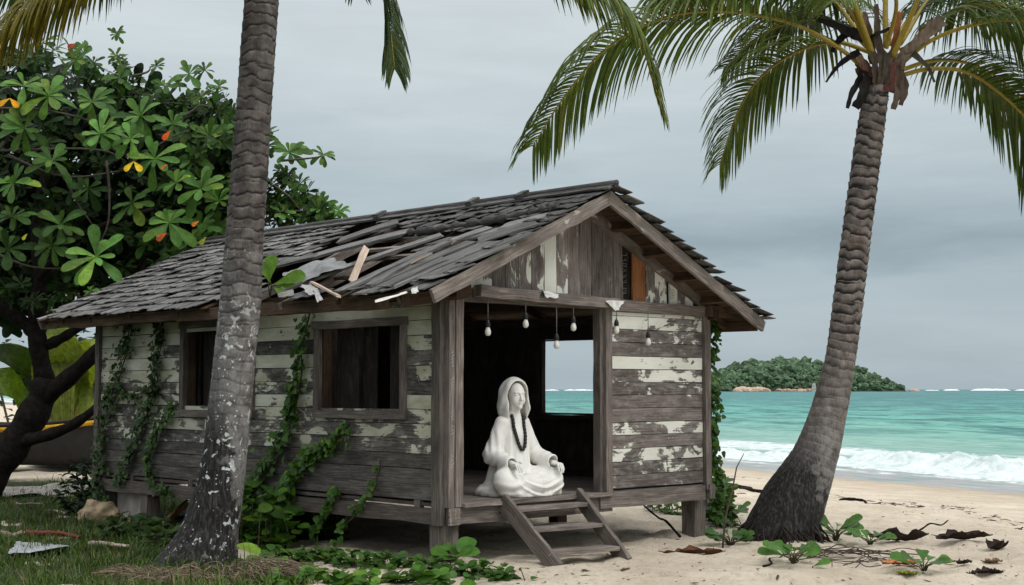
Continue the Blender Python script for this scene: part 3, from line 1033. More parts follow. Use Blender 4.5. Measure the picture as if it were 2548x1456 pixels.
EXP = .205
def cover(P, RW, left):
    rows = int(RW / EXP) + 1
    for r in range(rows):
        w0 = r * EXP - .08
        w1 = (r + 1) * EXP + .01
        if r == rows - 1: w1 = RW + .03
        y = RY0 - (.05 if left else .16) + random.uniform(0, .10)
        while y < RY1:
            wd = random.uniform(.13, .30)
            ye = min(y + wd, RY1 + .02)
            wc, yc = (w0 + w1) / 2, (y + ye) / 2
            skip = False
            wild = .0
            if left:
                if in_poly(wc, yc, hole): skip = True
                if in_poly(wc, yc, plank_zone): skip = True
                if yc < 3.6: wild = .6
                if random.random() < .012: skip = True
                if wc > RW - .3 and 1.7 < yc < 3.4: skip = True
            if not skip:
                tone = random.uniform(.25, .75)
                if left and yc > 3.0 and random.random() < .22: tone = random.uniform(.65, .95)
                if left and yc < 3.2 and wc < 1.4: tone *= .5
                if not left: tone *= .6
                lf = random.uniform(.022, .04) + (.03 if not left else 0) + (random.uniform(0, .035) if random.random() < .12 + wild * .5 else 0)
                lo = 0.0
                if r == rows - 1: lo = random.uniform(-.02, .06)
                shingle(roof_mb, P, w0, w1 + lo + random.uniform(-.01, .015) * (1 + 2 * wild), y + .004, ye - .004, random.uniform(.0, .004), lf, tone,
                        random.uniform(.008, .013), random.uniform(-.03, .03) + wild * random.uniform(-.12, .12), .012 + wild * .012)
            y = ye
cover(RL, RW_L, True)
cover(RR, RW_R, False)
roof = roof_mb.build('roof', SHING, hut)

# sheathing under the shingles on both slopes (dark underside seen from below)
m = MB()
nb_ = 14
for k in range(nb_):
    w0 = RW_R * k / nb_; wd = RW_R / nb_
    m.beam(RR(w0 + wd / 2, RY0 + .02, -.022), RR(w0 + wd / 2, RY1 - .02, -.022), wd - .012, .018, dR, colr(.0, random.uniform(.3, .9)), 10, .003)
random.seed(5)
for k in range(nb_):
    w0 = RW_L * k / nb_; wd = RW_L / nb_
    wc = w0 + wd / 2
    # solid run, broken off where the roof has caved in
    ys_ = [y for y in np.arange(RY0, RY1, .08) if not in_poly(wc, y, hole) and not (wc > RW_L - .35 and 1.9 < y < 3.3)]
    run = []
    for y in list(ys_) + [99]:
        if run and y - run[-1] > .12:
            if run[-1] - run[0] > .2:
                m.beam(RL(wc, run[0] + random.uniform(0, .06), -.024), RL(wc, run[-1] - random.uniform(0, .06), -.024), wd - .012, .016, dL, colr(0, .5), 6, .003, .03)
            run = []
        run.append(y)
m.build('sheathing', BROWNW, roof)
# rafters
def rafter(P, RW, y, w0=.02, w1=None, tone=.5, mat=BROWNW):
    m = MB()
    m.beam(P(w0, y, -.085), P(w1 if w1 else RW - .03, y, -.085), .055, .10, (0, 1, 0), colr(0, tone), 6, .005)
    return m.build('rafter', mat, roof)
for y in (.03, 1.0, 2.0, 3.0, 4.1, 5.2, 6.2, 6.95, 7.45):
    rafter(RL, RW_L, y, tone=.6, mat=BEAMW if 1 < y < 3.5 else BROWNW)
for y in (.03, 1.4, 2.8, 4.2, 5.6, 6.95, 7.45):
    rafter(RR, RW_R, y)
# exposed battens across the hole
random.seed(8)
for (p, q_, wd, lf, tn) in (((980, 590), (1570, 545), .05, -.01, .75), ((1010, 660), (1640, 600), .05, -.01, .7), ((1000, 735), (1420, 690), .045, -.015, .6), ((760, 880), (890, 872), .04, -.05, .3)):
    m = MB()
    m.beam(roof_pt(*Z2(*p), lf), roof_pt(*Z2(*q_), lf), wd, .03, dL, colr(0, tn), 6, .006)
    m.build('batten', BEAMW, roof)
# loose planks lying across the broken part
for (p, q_, wd, lf, tn) in (((1325, 512), (590, 705), .24, .05, .62), ((620, 700), (250, 790), .2, .05, .5), ((1600, 535), (335, 975), .17, .03, .66), ((1265, 432), (800, 580), .3, .035, .5),
                            ((1650, 595), (790, 985), .17, .05, .75), ((1500, 690), (1010, 945), .14, .05, .66)):
    m = MB()
    m.beam(roof_pt(*Z2(*p), lf), roof_pt(*Z2(*q_), lf), wd, .03, dL, colr(0, tn), 8, .005, .04, 1.0, .01)
    m.build('loose_plank', SHING, roof)
# long planks running down the slope beside the barge board
for i, (p, q_, wd, lf, tn) in enumerate((((1840, 590), (1030, 940), .24, .035, .62), ((1975, 480), (1680, 588), .22, .05, .88), ((2015, 588), (1200, 935), .36, .045, .72),
                            ((2140, 600), (1370, 915), .30, .035, .66), ((2330, 440), (1880, 590), .34, .045, .66), ((2450, 380), (2060, 480), .24, .04, .85),
                            ((1640, 720), (1130, 950), .22, .06, .55), ((2300, 520), (1500, 880), .22, .025, .45), ((2210, 470), (1800, 560), .24, .03, .6))):
    m = MB()
    m.beam(roof_pt(*Z2(*p), lf), roof_pt(*Z2(*q_), lf), wd, .02, dL, colr(0, tn), 6, .004, .05, .92, .006)
    m.build('loose_plank', SHING, roof)
# rolled, rotted shingle edge below the ridge
m = MB()
P_ = [roof_pt(*Z2(*q_), .05) for q_ in ((1345, 515), (1500, 500), (1700, 470), (1950, 430), (2200, 380), (2400, 335), (2530, 310))]
P_ = catmull(P_, 40)
m.tube(P_, [.045 + .02 * math.sin(i * 1.9) + random.uniform(-.012, .012) for i in range(41)], 8, (0, .18, .3))
m.build('rotted_edge', SHING, roof)
# pale splintered sticks
for (p, q_, l0, l1, wd) in (((1005, 632), (890, 915), .16, .02, .075), ((575, 910), (785, 1022), .10, .06, .05), ((1490, 702), (1330, 775), .09, .06, .035)):
    m = MB()
    m.beam(roof_pt(*Z2(*p), l0), roof_pt(*Z2(*q_), l1), wd, .02, (1, .3, 0), colr(0, .75), 4, .004, .015)
    o = m.build('splintered_stick', PALEW, roof); o['label'] = 'pale freshly split stick in the roof hole'
# torn sheets hanging at the eave
SHEET = tint_mat('torn_sheet', .55, .35, .35, 9, .8)
def sheet(name, corners, col, amp=.03, n=10, parent=None, seed=1, mat=None):
    a, b, c, d = [V(x) for x in corners]
    vs, fs = [], []
    nr = (b - a).cross(d - a).normalized()
    for i in range(n + 1):
        for j in range(n + 1):
            s, t = i / n, j / n
            p = (a * (1 - s) + b * s) * (1 - t) + (d * (1 - s) + c * s) * t
            nn = float(fbm(s * 4 + seed * 7.7, t * 4, seed, 3)) - .5
            edge = 1 if 0 < i < n and 0 < j < n else .0
            e2 = (float(vnoise(s * 9 + seed, t * 9, 3.)) - .5) * .06 * (1 - edge) * (a - c).length
            p = p + nr * (nn * 2 * amp) + (b - a).normalized() * e2 + (d - a).normalized() * e2
            vs.append(p)
    for i in range(n):
        for j in range(n):
            k = i * (n + 1) + j
            fs.append((k, k + n + 1, k + n + 2, k + 1))
    m = MB(); m.add(vs, fs, col, None, True)
    return m.build(name, mat or SHEET, parent)
def rs(q_, h): return roof_pt(*Z2(*q_), h)
o = sheet('plastic_sheet', (rs((330, 850), .05), rs((690, 708), .06), rs((875, 765), .10), rs((520, 905), .08)), (.22, .225, .23), .05, 12, roof, 2)
o = sheet('torn_scrap', (rs((470, 935), .08), rs((565, 920), .08), rs((590, 1000), .10), rs((550, 1015), .08)), (.45, .45, .44), .02, 6, roof, 3)
o = sheet('torn_scrap', (rs((570, 935), .09), rs((620, 960), .09), rs((660, 1050), .10), rs((610, 1060), .10)), (.40, .40, .39), .02, 6, roof, 4)
o = sheet('torn_scrap', (rs((1070, 1050), .10), rs((1330, 985), .06), rs((1330, 1000), .06), rs((1080, 1072), .10)), (.66, .64, .58), .01, 6, roof, 5)
o = sheet('torn_scrap', (rs((300, 1000), .06), rs((420, 960), .06), rs((430, 1010), .08), rs((320, 1030), .06)), (.22, .21, .20), .02, 6, roof, 6)
o = sheet('torn_scrap', (rs((1360, 965), .05), rs((1410, 940), .05), rs((1420, 985), .05), rs((1370, 1005), .05)), (.55, .57, .52), .012, 5, roof, 8)
def bs(px, py, y): return front_pt(px, py, y)
m1 = sheet('torn_scrap', (bs(1350, 722, -.20), bs(1392, 732, -.19), bs(1388, 742, -.21), bs(1358, 740, -.21)), (.60, .60, .58), .02, 6, hut, 9)
m1 = sheet('torn_scrap', (bs(1350, 722, -.187), bs(1360, 728, -.19), bs(1352, 742, -.2), bs(1345, 735, -.2)), (.02, .02, .02), .01, 4, hut, 10)
m1 = sheet('torn_scrap', (bs(1505, 748, -.20), bs(1555, 748, -.18), bs(1540, 770, -.22), bs(1532, 774, -.22)), (.66, .65, .62), .015, 6, hut, 11)
m1 = sheet('torn_scrap', (bs(1146, 808, -.06), bs(1151, 812, -.05), bs(1151, 850, -.06), bs(1147, 846, -.06)), (.6, .6, .58), .008, 4, hut, 12)

# barge boards, ridge cap, fascia, eave beam
def barge(P, RW, d, tone, y, name='barge_board', mat=BEAMW, off=-.075, w=.135, w1=0.0):
    m = MB()
    m.beam(P(0.0, y, off), P(RW + w1, y, off), w, .04, (d.cross(V((0, 1, 0)))), colr(.30, tone), 14, .006, .0)
    return m.build(name, mat, roof)
barge(RL, RW_L, dL, .82, RY0 - .012, w1=-.02)
barge(RR, RW_R, dR, .72, RY0 - .016, w1=.0)
barge(RL, RW_L, dL, .4, RY1 - .02); barge(RR, RW_R, dR, .4, RY1 - .02)
barge(RR, RW_R - .55, dR, .42, -.035, 'gable_trim', BEAMW, -.085, .12)
barge(RL, RW_L - .65, dL, .42, -.037, 'gable_trim', BEAMW, -.085, .10)
# cross pieces under the right overhang
for wv in (.62, 1.22, 1.82, 2.38):
    m = MB()
    m.beam(RR(wv, RY0 + .01, -.075), RR(wv, -.06, -.075), .05, .085, dR, colr(0, .8), 3, .004)
    m.build('lookout', BROWNW, roof)
for wv in (.62, 1.22, 1.82):
    m = MB()
    m.beam(RL(wv, RY0 + .01, -.075), RL(wv, -.06, -.075), .05, .085, dL, colr(0, .8), 3, .004)
    m.build('lookout', BROWNW, roof)
m = MB()
m.beam(RL(.035, RY0 - .10, .055), RL(.035, RY1 + .05, .055), .14, .022, dL, colr(0, .42), 30, .004)
m.beam(RR(.045, RY0 - .10, .06), RR(.045, RY1 + .05, .06), .14, .022, dR, colr(0, .3), 30, .004)
m.tube([RIDGE + V((0, y, .075)) for y in (RY0 - .12, 2.5, 5, RY1 + .06)], .032, 8, (0, .3, .2))
rc = m.build('ridge_cap', SHING, roof)
for px, py in ((953, 530), (1184, 502), (1306, 483)):
    p = hut_plane(px, py, V((1, 0, 0)), AX)
    m = MB()
    m.beam(V((AX - .13, p.y, AZ + .045)), V((AX + .02, p.y, AZ + .115)), .11, .05, (0, 1, 0), colr(0, .4), 2, .006)
    m.build('ridge_batten', SHING, rc)
m = MB()
m.beam(RL(RW_L - .06, .25, -.10), RL(RW_L - .06, RY1 - .05, -.10), .13, .05, (0, 0, 1), colr(0, .7), 20, .012)
m.build('fascia', BROWNW, roof)
m = MB()
m.beam((-.02, RY0 + .2, 2.70), (-.02, L_ + .3, 2.70), .13, .10, (0, 0, 1), colr(0, .4), 12, .006)
m.build('eave_beam', BROWNW, hut)
m = MB()
m.beam(RR(RW_R - .05, RY0 + .04, -.09), RR(RW_R - .05, RY1 - .05, -.09), .11, .04, (0, 0, 1), colr(0, .6), 12, .006)
m.build('fascia', BROWNW, roof)
m = MB()
m.beam((W_ + .0, RY0 + .3, 2.62), (W_ + .0, L_ + .3, 2.62), .12, .10, (0, 0, 1), colr(0, .4), 8, .006)
m.build('eave_beam', BROWNW, hut)

# ================================================================== STEPS
def gl(px, py, z=0.0): return ground_at(px, py, z)
steps = thing('wooden_steps', 'short weathered plank steps leading up to the hut doorway', 'steps', to_wld((.9, -.9, 0)))
inv = steps.location.copy()
tl, bl = to_wld((.70, -.115, .60)), gl(1388, 1418, -.03)
tr_, br = to_wld((1.82, -.115, .60)), gl(1562, 1404, -.03)
for (t_, b_, tn) in ((tl, bl, .5), (tr_, br, .42)):
    m = MB()
    m.beam(t_ - inv, b_ - inv, .17, .05, (0, 0, 1), colr(0, tn), 8, .005, .01)
    m.build('stringer', BEAMW, steps)
for k, f in enumerate((.16, .46, .79)):
    a, b = tl.lerp(bl, f), tr_.lerp(br, f)
    up = V((0, 0, .015))
    out = ((bl - tl) * V((1, 1, 0))).normalized()
    ax_ = (b - a).normalized()
    m = MB()
    m.beam(a - inv + ax_ * -.01 + up, b - inv + ax_ * .01 + up, .20, .038, out, colr(.02, .72), 6, .004, .008)
    m.build('tread', BEAMW, steps)

# ================================================================== HANGING BULBS
BLACKP = flat_mat('black_plastic', (.012, .012, .013), .45, .4, .2)
BULB = flat_mat('frosted_bulb', (.74, .73, .68), .3, .5, .04, 20, .05)
CORD = flat_mat('grey_cord', (.16, .16, .16), .7, .2, .2)
def lathe(mb, prof, seg=16, col=(.5, .5, .5)):
    vs, fs = [], []
    for (r, z) in prof:
        for k in range(seg):
            a = 2 * math.pi * k / seg
            vs.append((r * math.cos(a), r * math.sin(a), z))
    for i in range(len(prof) - 1):
        for k in range(seg):
            a, b = i * seg + k, i * seg + (k + 1) % seg
            fs.append((a, b, b + seg, a + seg))
    mb.add(vs, fs, col, None, True)
blist = [(1214, 742, 838, 'pale bulb on a grey cord, leftmost of those in the doorway'), (1308, 750, 818, 'pale bulb on the shortest cord, second from left in the doorway'),
         (1385, 760, 870, 'lowest hanging bulb, in front of the sea window'), (1427, 764, 826, 'pale bulb hanging beside the right door jamb'),
         (1534, 772, 833, 'bulb hanging from the white torn scrap over the painted boards'), (1613, 776, 862, 'bulb hanging rightmost, over the flaking painted wall')]
for px, pt, pb, lab in blist:
    yy = -.13 if px < 1530 else -.12
    top = front_pt(px, pt, yy); bot = front_pt(px, pb, yy)
    zt = 2.64
    base = to_wld((bot.x, yy, bot.z))
    t = thing('hanging_bulb', lab, 'light bulb', base, HA, 'bulbs hanging along the front of the hut')
    Lc = zt - bot.z
    m = MB(); lathe(m, [(.001, .008), (.015, .010), (.027, .022), (.032, .042), (.029, .064), (.021, .084), (.018, .098)]); m.build('bulb', BULB, t)
    m = MB(); lathe(m, [(.024, .096), (.026, .10), (.027, .13), (.020, .155), (.010, .172), (.006, .18), (.0, .18)]); m.build('socket', BLACKP, t)
    m = MB(); m.tube([(0, 0, .175), (.003, .002, .175 + (Lc - .175) * .5), (0, 0, Lc)], .0048, 6); m.build('cord', CORD, t)
# ================================================================== STATUE (signed distance sculpting -> surface nets)
def sn_mesh(f, lo, hi, res):
    lo, hi = np.array(lo, float), np.array(hi, float)
    n = np.ceil((hi - lo) / res).astype(int) + 1
    X, Y, Z = np.meshgrid(*[lo[i] + np.arange(n[i]) * res for i in range(3)], indexing='ij')
    D = f(X, Y, Z)
    c = [(i, j, k) for i in (0, 1) for j in (0, 1) for k in (0, 1)]
    nx, ny, nz = n - 1
    corner = np.stack([D[i:nx + i, j:ny + j, k:nz + k] for i, j, k in c], -1)
    act = (corner.min(-1) < 0) & (corner.max(-1) >= 0)
    idx = np.argwhere(act)
    cv = corner[act]
    acc = np.zeros((len(idx), 3)); cnt = np.zeros(len(idx))
    for a in range(8):
        for b in range(a + 1, 8):
            if sum(abs(c[a][q] - c[b][q]) for q in range(3)) != 1: continue
            da, db = cv[:, a], cv[:, b]
            m = (da < 0) != (db < 0)
            t = np.where(m, da / np.where(np.abs(da - db) < 1e-12, 1, da - db), 0)
            pa, pb = np.array(c[a], float), np.array(c[b], float)
            acc += m[:, None] * (pa + t[:, None] * (pb - pa)); cnt += m
    verts = lo + (idx + acc / cnt[:, None]) * res
    ids = -np.ones((nx, ny, nz), int)
    ids[act] = np.arange(len(idx))
    faces = []
    for ax in range(3):
        sl0 = [slice(1, n[i] - 1) for i in range(3)]; sl0[ax] = slice(0, n[ax] - 1)
        sl1 = list(sl0); sl1[ax] = slice(1, n[ax])
        A, B = D[tuple(sl0)] < 0, D[tuple(sl1)] < 0
        e = np.argwhere(A != B)
        if not len(e): continue
        inside = A[A != B]
        off = np.array([1, 1, 1]); off[ax] = 0
        e = e + off
        u, v = [(1, 2), (2, 0), (0, 1)][ax]
        def gid(du, dv):
            q = e.copy(); q[:, u] -= du; q[:, v] -= dv
            return ids[q[:, 0], q[:, 1], q[:, 2]]
        quad = np.stack([gid(0, 0), gid(1, 0), gid(1, 1), gid(0, 1)], 1)
        quad[~inside] = quad[~inside][:, ::-1]
        faces.append(quad)
    F = np.concatenate(faces)
    F = F[(F >= 0).all(1)]
    return verts, F

def smin(a, b, k):
    h = np.clip(.5 + .5 * (b - a) / k, 0, 1)
    return b + (a - b) * h - k * h * (1 - h)
def smax(a, b, k): return -smin(-a, -b, k)
def ell(X, Y, Z, c, r):
    x, y, z = (X - c[0]) / r[0], (Y - c[1]) / r[1], (Z - c[2]) / r[2]
    k0 = np.sqrt(x * x + y * y + z * z)
    k1 = np.sqrt((x / r[0]) ** 2 + (y / r[1]) ** 2 + (z / r[2]) ** 2)
    return k0 * (k0 - 1) / np.maximum(k1, 1e-6)
def cone(X, Y, Z, a, b, ra, rb, fy=1.0):
    a, b = np.array(a, float), np.array(b, float)
    ab = b - a
    px, py, pz = X - a[0], Y - a[1], Z - a[2]
    t = np.clip((px * ab[0] + py * ab[1] + pz * ab[2]) / ab.dot(ab), 0, 1)
    dx, dy, dz = px - t * ab[0], (py - t * ab[1]) * fy, pz - t * ab[2]
    return np.sqrt(dx * dx + dy * dy + dz * dz) - (ra + (rb - ra) * t)

RE, RW2 = (-.285, .06, .42), (-.255, -.20, .345)
LE, LW2 = (.285, .03, .42), (.335, -.20, .355)
def robe_sdf(X, Y, Z, sleeves=True):
    d = cone(X, Y, Z, (0, .03, .12), (0, .04, .58), .235, .165, 1.25)
    d = smin(d, cone(X, Y, Z, (0, .04, .5), (0, .045, .76), .17, .125, 1.3), .06)
    d = smin(d, cone(X, Y, Z, (-.135, .05, .755), (.135, .05, .755), .075, .075), .06)
    d = smin(d, cone(X, Y, Z, (0, .03, .78), (0, .0, .95), .066, .054), .04)
    # vertical robe folds on the chest
    fold = np.sin(X * 62 + 1.3 * np.sin(Z * 6) + .8) * .0075 + np.sin(X * 118 + 2.1 * np.sin(Z * 4 + 1)) * .003
    d = d + fold * sstep(.78, .62, Z) * sstep(-.02, -.08, Y) * sstep(.22, .3, Z)
    if sleeves:
        for s, E_, W_2 in ((-1, RE, RW2), (1, LE, LW2)):
            arm = cone(X, Y, Z, (s * .165, .05, .745), E_, .072, .098)
            fa_ = smin(arm, cone(X, Y, Z, E_, W_2, .096, .078), .035)
            cuff = cone(X, Y, Z, (E_[0] * .3 + W_2[0] * .7, E_[1] * .3 + W_2[1] * .7, E_[2] * .3 + W_2[2] * .7 - .02), (W_2[0], W_2[1] - .01, W_2[2] - .022), .075, .088)
            fa_ = smin(fa_, cuff, .03)
            wr = np.sin((Z * .9 + Y * .8) * 62 + s) * .0055 * sstep(.50, .42, Z) + np.sin((Y * .9 + X * s * .55 - Z * .22) * 74 + s) * .0055 * sstep(.40, .52, Z)
            fa_ = fa_ + wr * sstep(.74, .62, Z)
            # hollow of the cuff
            fa_ = smax(fa_, -cone(X, Y, Z, (W_2[0], W_2[1] - .02, W_2[2] - .01), (W_2[0] + s * .01, W_2[1] - .16, W_2[2] - .02), .056, .085), .012)
            d = smin(d, fa_, .028)
    # crossed legs under cloth
    lap = cone(X, Y, Z, (-.12, .02, .16), (-.345, -.22, .165), .15, .128)
    lap = smin(lap, cone(X, Y, Z, (.12, .02, .16), (.345, -.22, .165), .15, .128), .05)
    lap = smin(lap, cone(X, Y, Z, (-.33, -.25, .11), (.02, -.36, .085), .105, .085), .06)
    lap = smin(lap, cone(X, Y, Z, (.33, -.25, .11), (-.02, -.33, .095), .105, .085), .06)
    lap = smin(lap, ell(X, Y, Z, (0, -.2, .10), (.34, .20, .13)), .05)
    r = np.sqrt((X - .12) ** 2 + (Z - .62) ** 2 + ((Y + .15) * .5) ** 2)
    rr = np.sqrt((X + .34) ** 2 + (Z - .34) ** 2 + ((Y + .2) * .6) ** 2)
    n = 1.1 * np.sin(X * 7 + Y * 3)
    fl = np.sin(r * 78 + n) * .0115 * sstep(.30, .42, r) + np.sin(r * 150 + 2 * n) * .004
    fl2 = np.sin(rr * 70 + n) * .008
    m_ = sstep(-.05, -.18, Y)
    kn = sstep(.10, .20, np.sqrt((X + .345) ** 2 + (Y + .24) ** 2 + (Z - .22) ** 2)) * sstep(.10, .20, np.sqrt((X - .345) ** 2 + (Y + .24) ** 2 + (Z - .22) ** 2))
    lap = lap + (fl * sstep(-.32, -.1, X) + fl2 * sstep(-.08, -.25, X)) * m_ * kn
    d = smin(d, lap, .045)
    base = ell(X, Y, Z, (.01, -.07, .015), (.42, .36, .062))
    base = smin(base, ell(X, Y, Z, (-.24, .12, .03), (.19, .19, .085)), .05)
    base = smin(base, cone(X, Y, Z, (-.36, .02, .03), (-.20, -.33, .025), .070, .055), .04)
    base = smin(base, ell(X, Y, Z, (.36, -.16, .03), (.13, .17, .075)), .04)
    base = base + np.sin((X + Y * .6) * 55 + 2 * np.sin(Y * 9)) * .006 + np.sin(np.sqrt((X + .15) ** 2 + (Y) ** 2) * 60) * .005
    d = smin(d, base, .03)
    d = smin(d, cone(X, Y, Z, (-.17, .12, .34), (-.22, .14, .06), .07, .10), .06)
    return smax(d, -Z, .004)

def hood_sdf(X, Y, Z):
    o = ell(X, Y, Z, (0, .035, 1.045), (.158, .185, .188))
    o = smin(o, cone(X, Y, Z, (0, .045, 1.0), (0, .04, .905), .150, .183, 1.12), .06)
    o = smin(o, cone(X, Y, Z, (0, .04, .905), (0, .055, .80), .180, .120, 1.15), .05)
    o = o + np.sin(Y * 48 + Z * 20 + 2 * np.abs(X) * 10) * .0045 * sstep(.05, .10, np.abs(X)) + np.sin(Z * 30 - Y * 30) * .003
    i = ell(X, Y, Z, (0, -.06, 1.035), (.126, .21, .156))
    i = smin(i, cone(X, Y, Z, (0, -.09, 1.02), (0, -.145, .86), .120, .142), .03)
    i = smin(i, cone(X, Y, Z, (0, -.12, .9), (0, -.18, .78), .118, .07), .03)
    i = smin(i, cone(X, Y, Z, (0, .02, .98), (0, .03, .80), .108, .135), .03)
    o = smax(o, -i, .016)
    # front edge leans from crown forward to collar
    cut = -(Y + .155 - .10 * (1.20 - Z) * .2 + .34 * np.clip(np.abs(X) - .0, 0, 1) * -.25)
    return smax(o, cut, .012)

def head_sdf(X, Y, Z):
    d = ell(X, Y, Z, (0, -.015, 1.065), (.088, .105, .108))
    d = smin(d, ell(X, Y, Z, (0, -.045, .995), (.067, .072, .098)), .05)
    d = smin(d, ell(X, Y, Z, (0, -.098, .918), (.028, .026, .026)), .035)
    ax = np.abs(X)
    d = smin(d, ell(ax, Y, Z, (.045, -.078, .985), (.032, .030, .034)), .03)
    d = smax(d, -ell(ax, Y, Z, (.038, -.128, 1.045), (.026, .020, .017)), .016)
    d = smin(d, cone(ax, Y, Z, (.014, -.117, 1.066), (.062, -.098, 1.070), .007, .005), .014)
    d = smin(d, ell(ax, Y, Z, (.038, -.101, 1.043), (.021, .014, .012)), .006)
    d = smax(d, -cone(ax, Y, Z, (.02, -.118, 1.036), (.056, -.108, 1.036), .0028, .0022), .004)
    nose = smin(cone(X, Y, Z, (0, -.116, 1.066), (0, -.142, .998), .0085, .0135), ell(ax, Y, Z, (.013, -.128, .995), (.009, .012, .008)), .008)
    d = smin(d, nose, .010)
    d = smin(d, ell(X, Y, Z, (0, -.117, .962), (.026, .014, .009)), .006)
    d = smin(d, ell(X, Y, Z, (0, -.115, .950), (.021, .014, .009)), .005)
    d = smax(d, -cone(ax, Y, Z, (0, -.131, .9558), (.026, -.122, .957), .0022, .0018), .004)
    d = smin(d, cone(X, Y, Z, (0, .0, .98), (0, .025, .80), .060, .066), .03)
    return d

def hand_sdf(X, Y, Z, c, s, curl, lift):
    x, y, z = (X - c[0]) * s, Y - c[1], Z - c[2]
    d = ell(x, y, z, (0, -.035, 0), (.042, .052, .020))
    d = smin(d, cone(x, y, z, (0, .06, .012), (0, -.01, .002), .034, .030), .02)
    for k, (fx, ln) in enumerate(((-.031, .062), (-.0105, .076), (.0105, .072), (.030, .055))):
        a = np.array([fx, -.075, .002])
        b = a + np.array([fx * .15, -ln * .48, -ln * .10 * curl])
        e = b + np.array([fx * .05, -ln * .34, -ln * .38 * curl])
        g = e + np.array([0, -ln * .16, -ln * .34 * curl])
        f = smin(smin(cone(x, y, z, a, b, .0112, .0102), cone(x, y, z, b, e, .0102, .0094), .004), cone(x, y, z, e, g, .0094, .0078), .004)
        d = smin(d, f, .006)
    th = smin(cone(x, y, z, (-.036, -.012, .002), (-.064, -.050, .004 + lift), .0155, .0125), cone(x, y, z, (-.064, -.050, .004 + lift), (-.062, -.088, -.002 + lift), .0125, .0095), .005)
    return smin(d, th, .010)

N = NT('white_stone')
p = N.obj()
n1 = N.noise(p, 5, 5, .6); n2 = N.noise(p, 40, 4, .6)
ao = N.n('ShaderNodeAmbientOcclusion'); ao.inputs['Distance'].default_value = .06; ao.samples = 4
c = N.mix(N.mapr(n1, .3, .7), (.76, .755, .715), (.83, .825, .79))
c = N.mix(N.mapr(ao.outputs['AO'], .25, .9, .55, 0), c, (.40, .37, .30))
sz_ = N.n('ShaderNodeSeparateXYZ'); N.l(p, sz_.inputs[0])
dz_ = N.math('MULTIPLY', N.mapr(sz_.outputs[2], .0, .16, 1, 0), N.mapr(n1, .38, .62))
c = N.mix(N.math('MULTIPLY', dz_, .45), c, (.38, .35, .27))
stk = N.noise(p, 9, 4, .6, .2, (1, 1, .12))
c = N.mix(N.mapr(stk, .56, .72, 0, .22), c, (.45, .44, .37))
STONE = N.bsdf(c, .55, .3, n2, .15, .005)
ST_P = V((.035, 15.14, FZ + .001))
statue = thing('statue', 'white stone statue of a hooded figure seated cross-legged in the hut doorway', 'statue', ST_P, math.radians(40))
statue.scale = (.96, .96, 1.02)
def sculpt(name, f, lo, hi, res, parent=None):
    v, F = sn_mesh(f, lo, hi, res)
    return np_mesh(name, v, F, STONE, parent or statue)
robe = sculpt('robe', robe_sdf, (-.60, -.50, -.03), (.56, .46, .93), .0085)
hood_o = sculpt('hood', hood_sdf, (-.24, -.26, .72), (.24, .28, 1.27), .006)
head_o = sculpt('head', head_sdf, (-.12, -.19, .78), (.12, .13, 1.20), .0038)
for o_ in (hood_o, head_o): o_.rotation_euler = (0, 0, math.radians(-9))
RHC, LHC = (-.262, -.258, .338), (.352, -.250, .326)
sculpt('hand', lambda X, Y, Z: hand_sdf(X, Y, Z, RHC, -1, 1.3, .014), (-.38, -.45, .24), (-.16, -.17, .42), .0035)
sculpt('hand', lambda X, Y, Z: hand_sdf(X, Y, Z, LHC, 1, 1.5, .004), (.24, -.46, .22), (.46, -.17, .42), .0035)

# bead necklace lying on the chest
zs = np.array([0.0])
def front_y(x, z):
    ys = np.linspace(-.42, .1, 260)
    d = robe_sdf(np.full_like(ys, x), ys, np.full_like(ys, z), True)
    d = np.minimum(d, head_sdf(np.full_like(ys, x), ys, np.full_like(ys, z)))
    k = np.argmax(d < 0)
    return ys[k]
neck = thing('bead_necklace', 'long string of black beads hanging round the statue\'s neck', 'necklace', ST_P, math.radians(40))
path = []
for t in np.linspace(-1, 1, 61):
    x = .094 * math.copysign(abs(t) ** .75, t) * (1 - .18 * abs(t) ** 4)
    z = .475 + .365 * abs(t) ** 1.9
    y = front_y(x, z) - .012
    path.append(V((x * .96, y * .96, z * 1.02)))
bead_me = MB()
lathe(bead_me, [(0, -.0205), (.012, -.0205), (.019, -.014), (.0205, 0), (.019, .014), (.012, .0205), (0, .0205)], 8)
BEADM = flat_mat('black_beads', (.008, .008, .009), .35, .5, .2, 40)
tot = 0; cum = [0]
for i in range(1, len(path)): tot += (path[i] - path[i - 1]).length; cum.append(tot)
nb = 22
proto = None
for k in range(nb):
    s = tot * (k + .5) / nb
    i = next(j for j in range(1, len(cum)) if cum[j] >= s)
    f = (s - cum[i - 1]) / (cum[i] - cum[i - 1])
    pos = path[i - 1].lerp(path[i], f)
    tg = (path[i] - path[i - 1]).normalized()
    if proto is None:
        proto = bead_me.build('bead', BEADM, neck); b = proto
    else:
        b = proto.copy(); COL.objects.link(b); b.parent = neck
    b.location = pos
    b.rotation_mode = 'QUATERNION'
    b.rotation_quaternion = tg.to_track_quat('Z', 'Y')
m = MB(); m.tube(path, .004, 5); m.build('string', BEADM, neck)
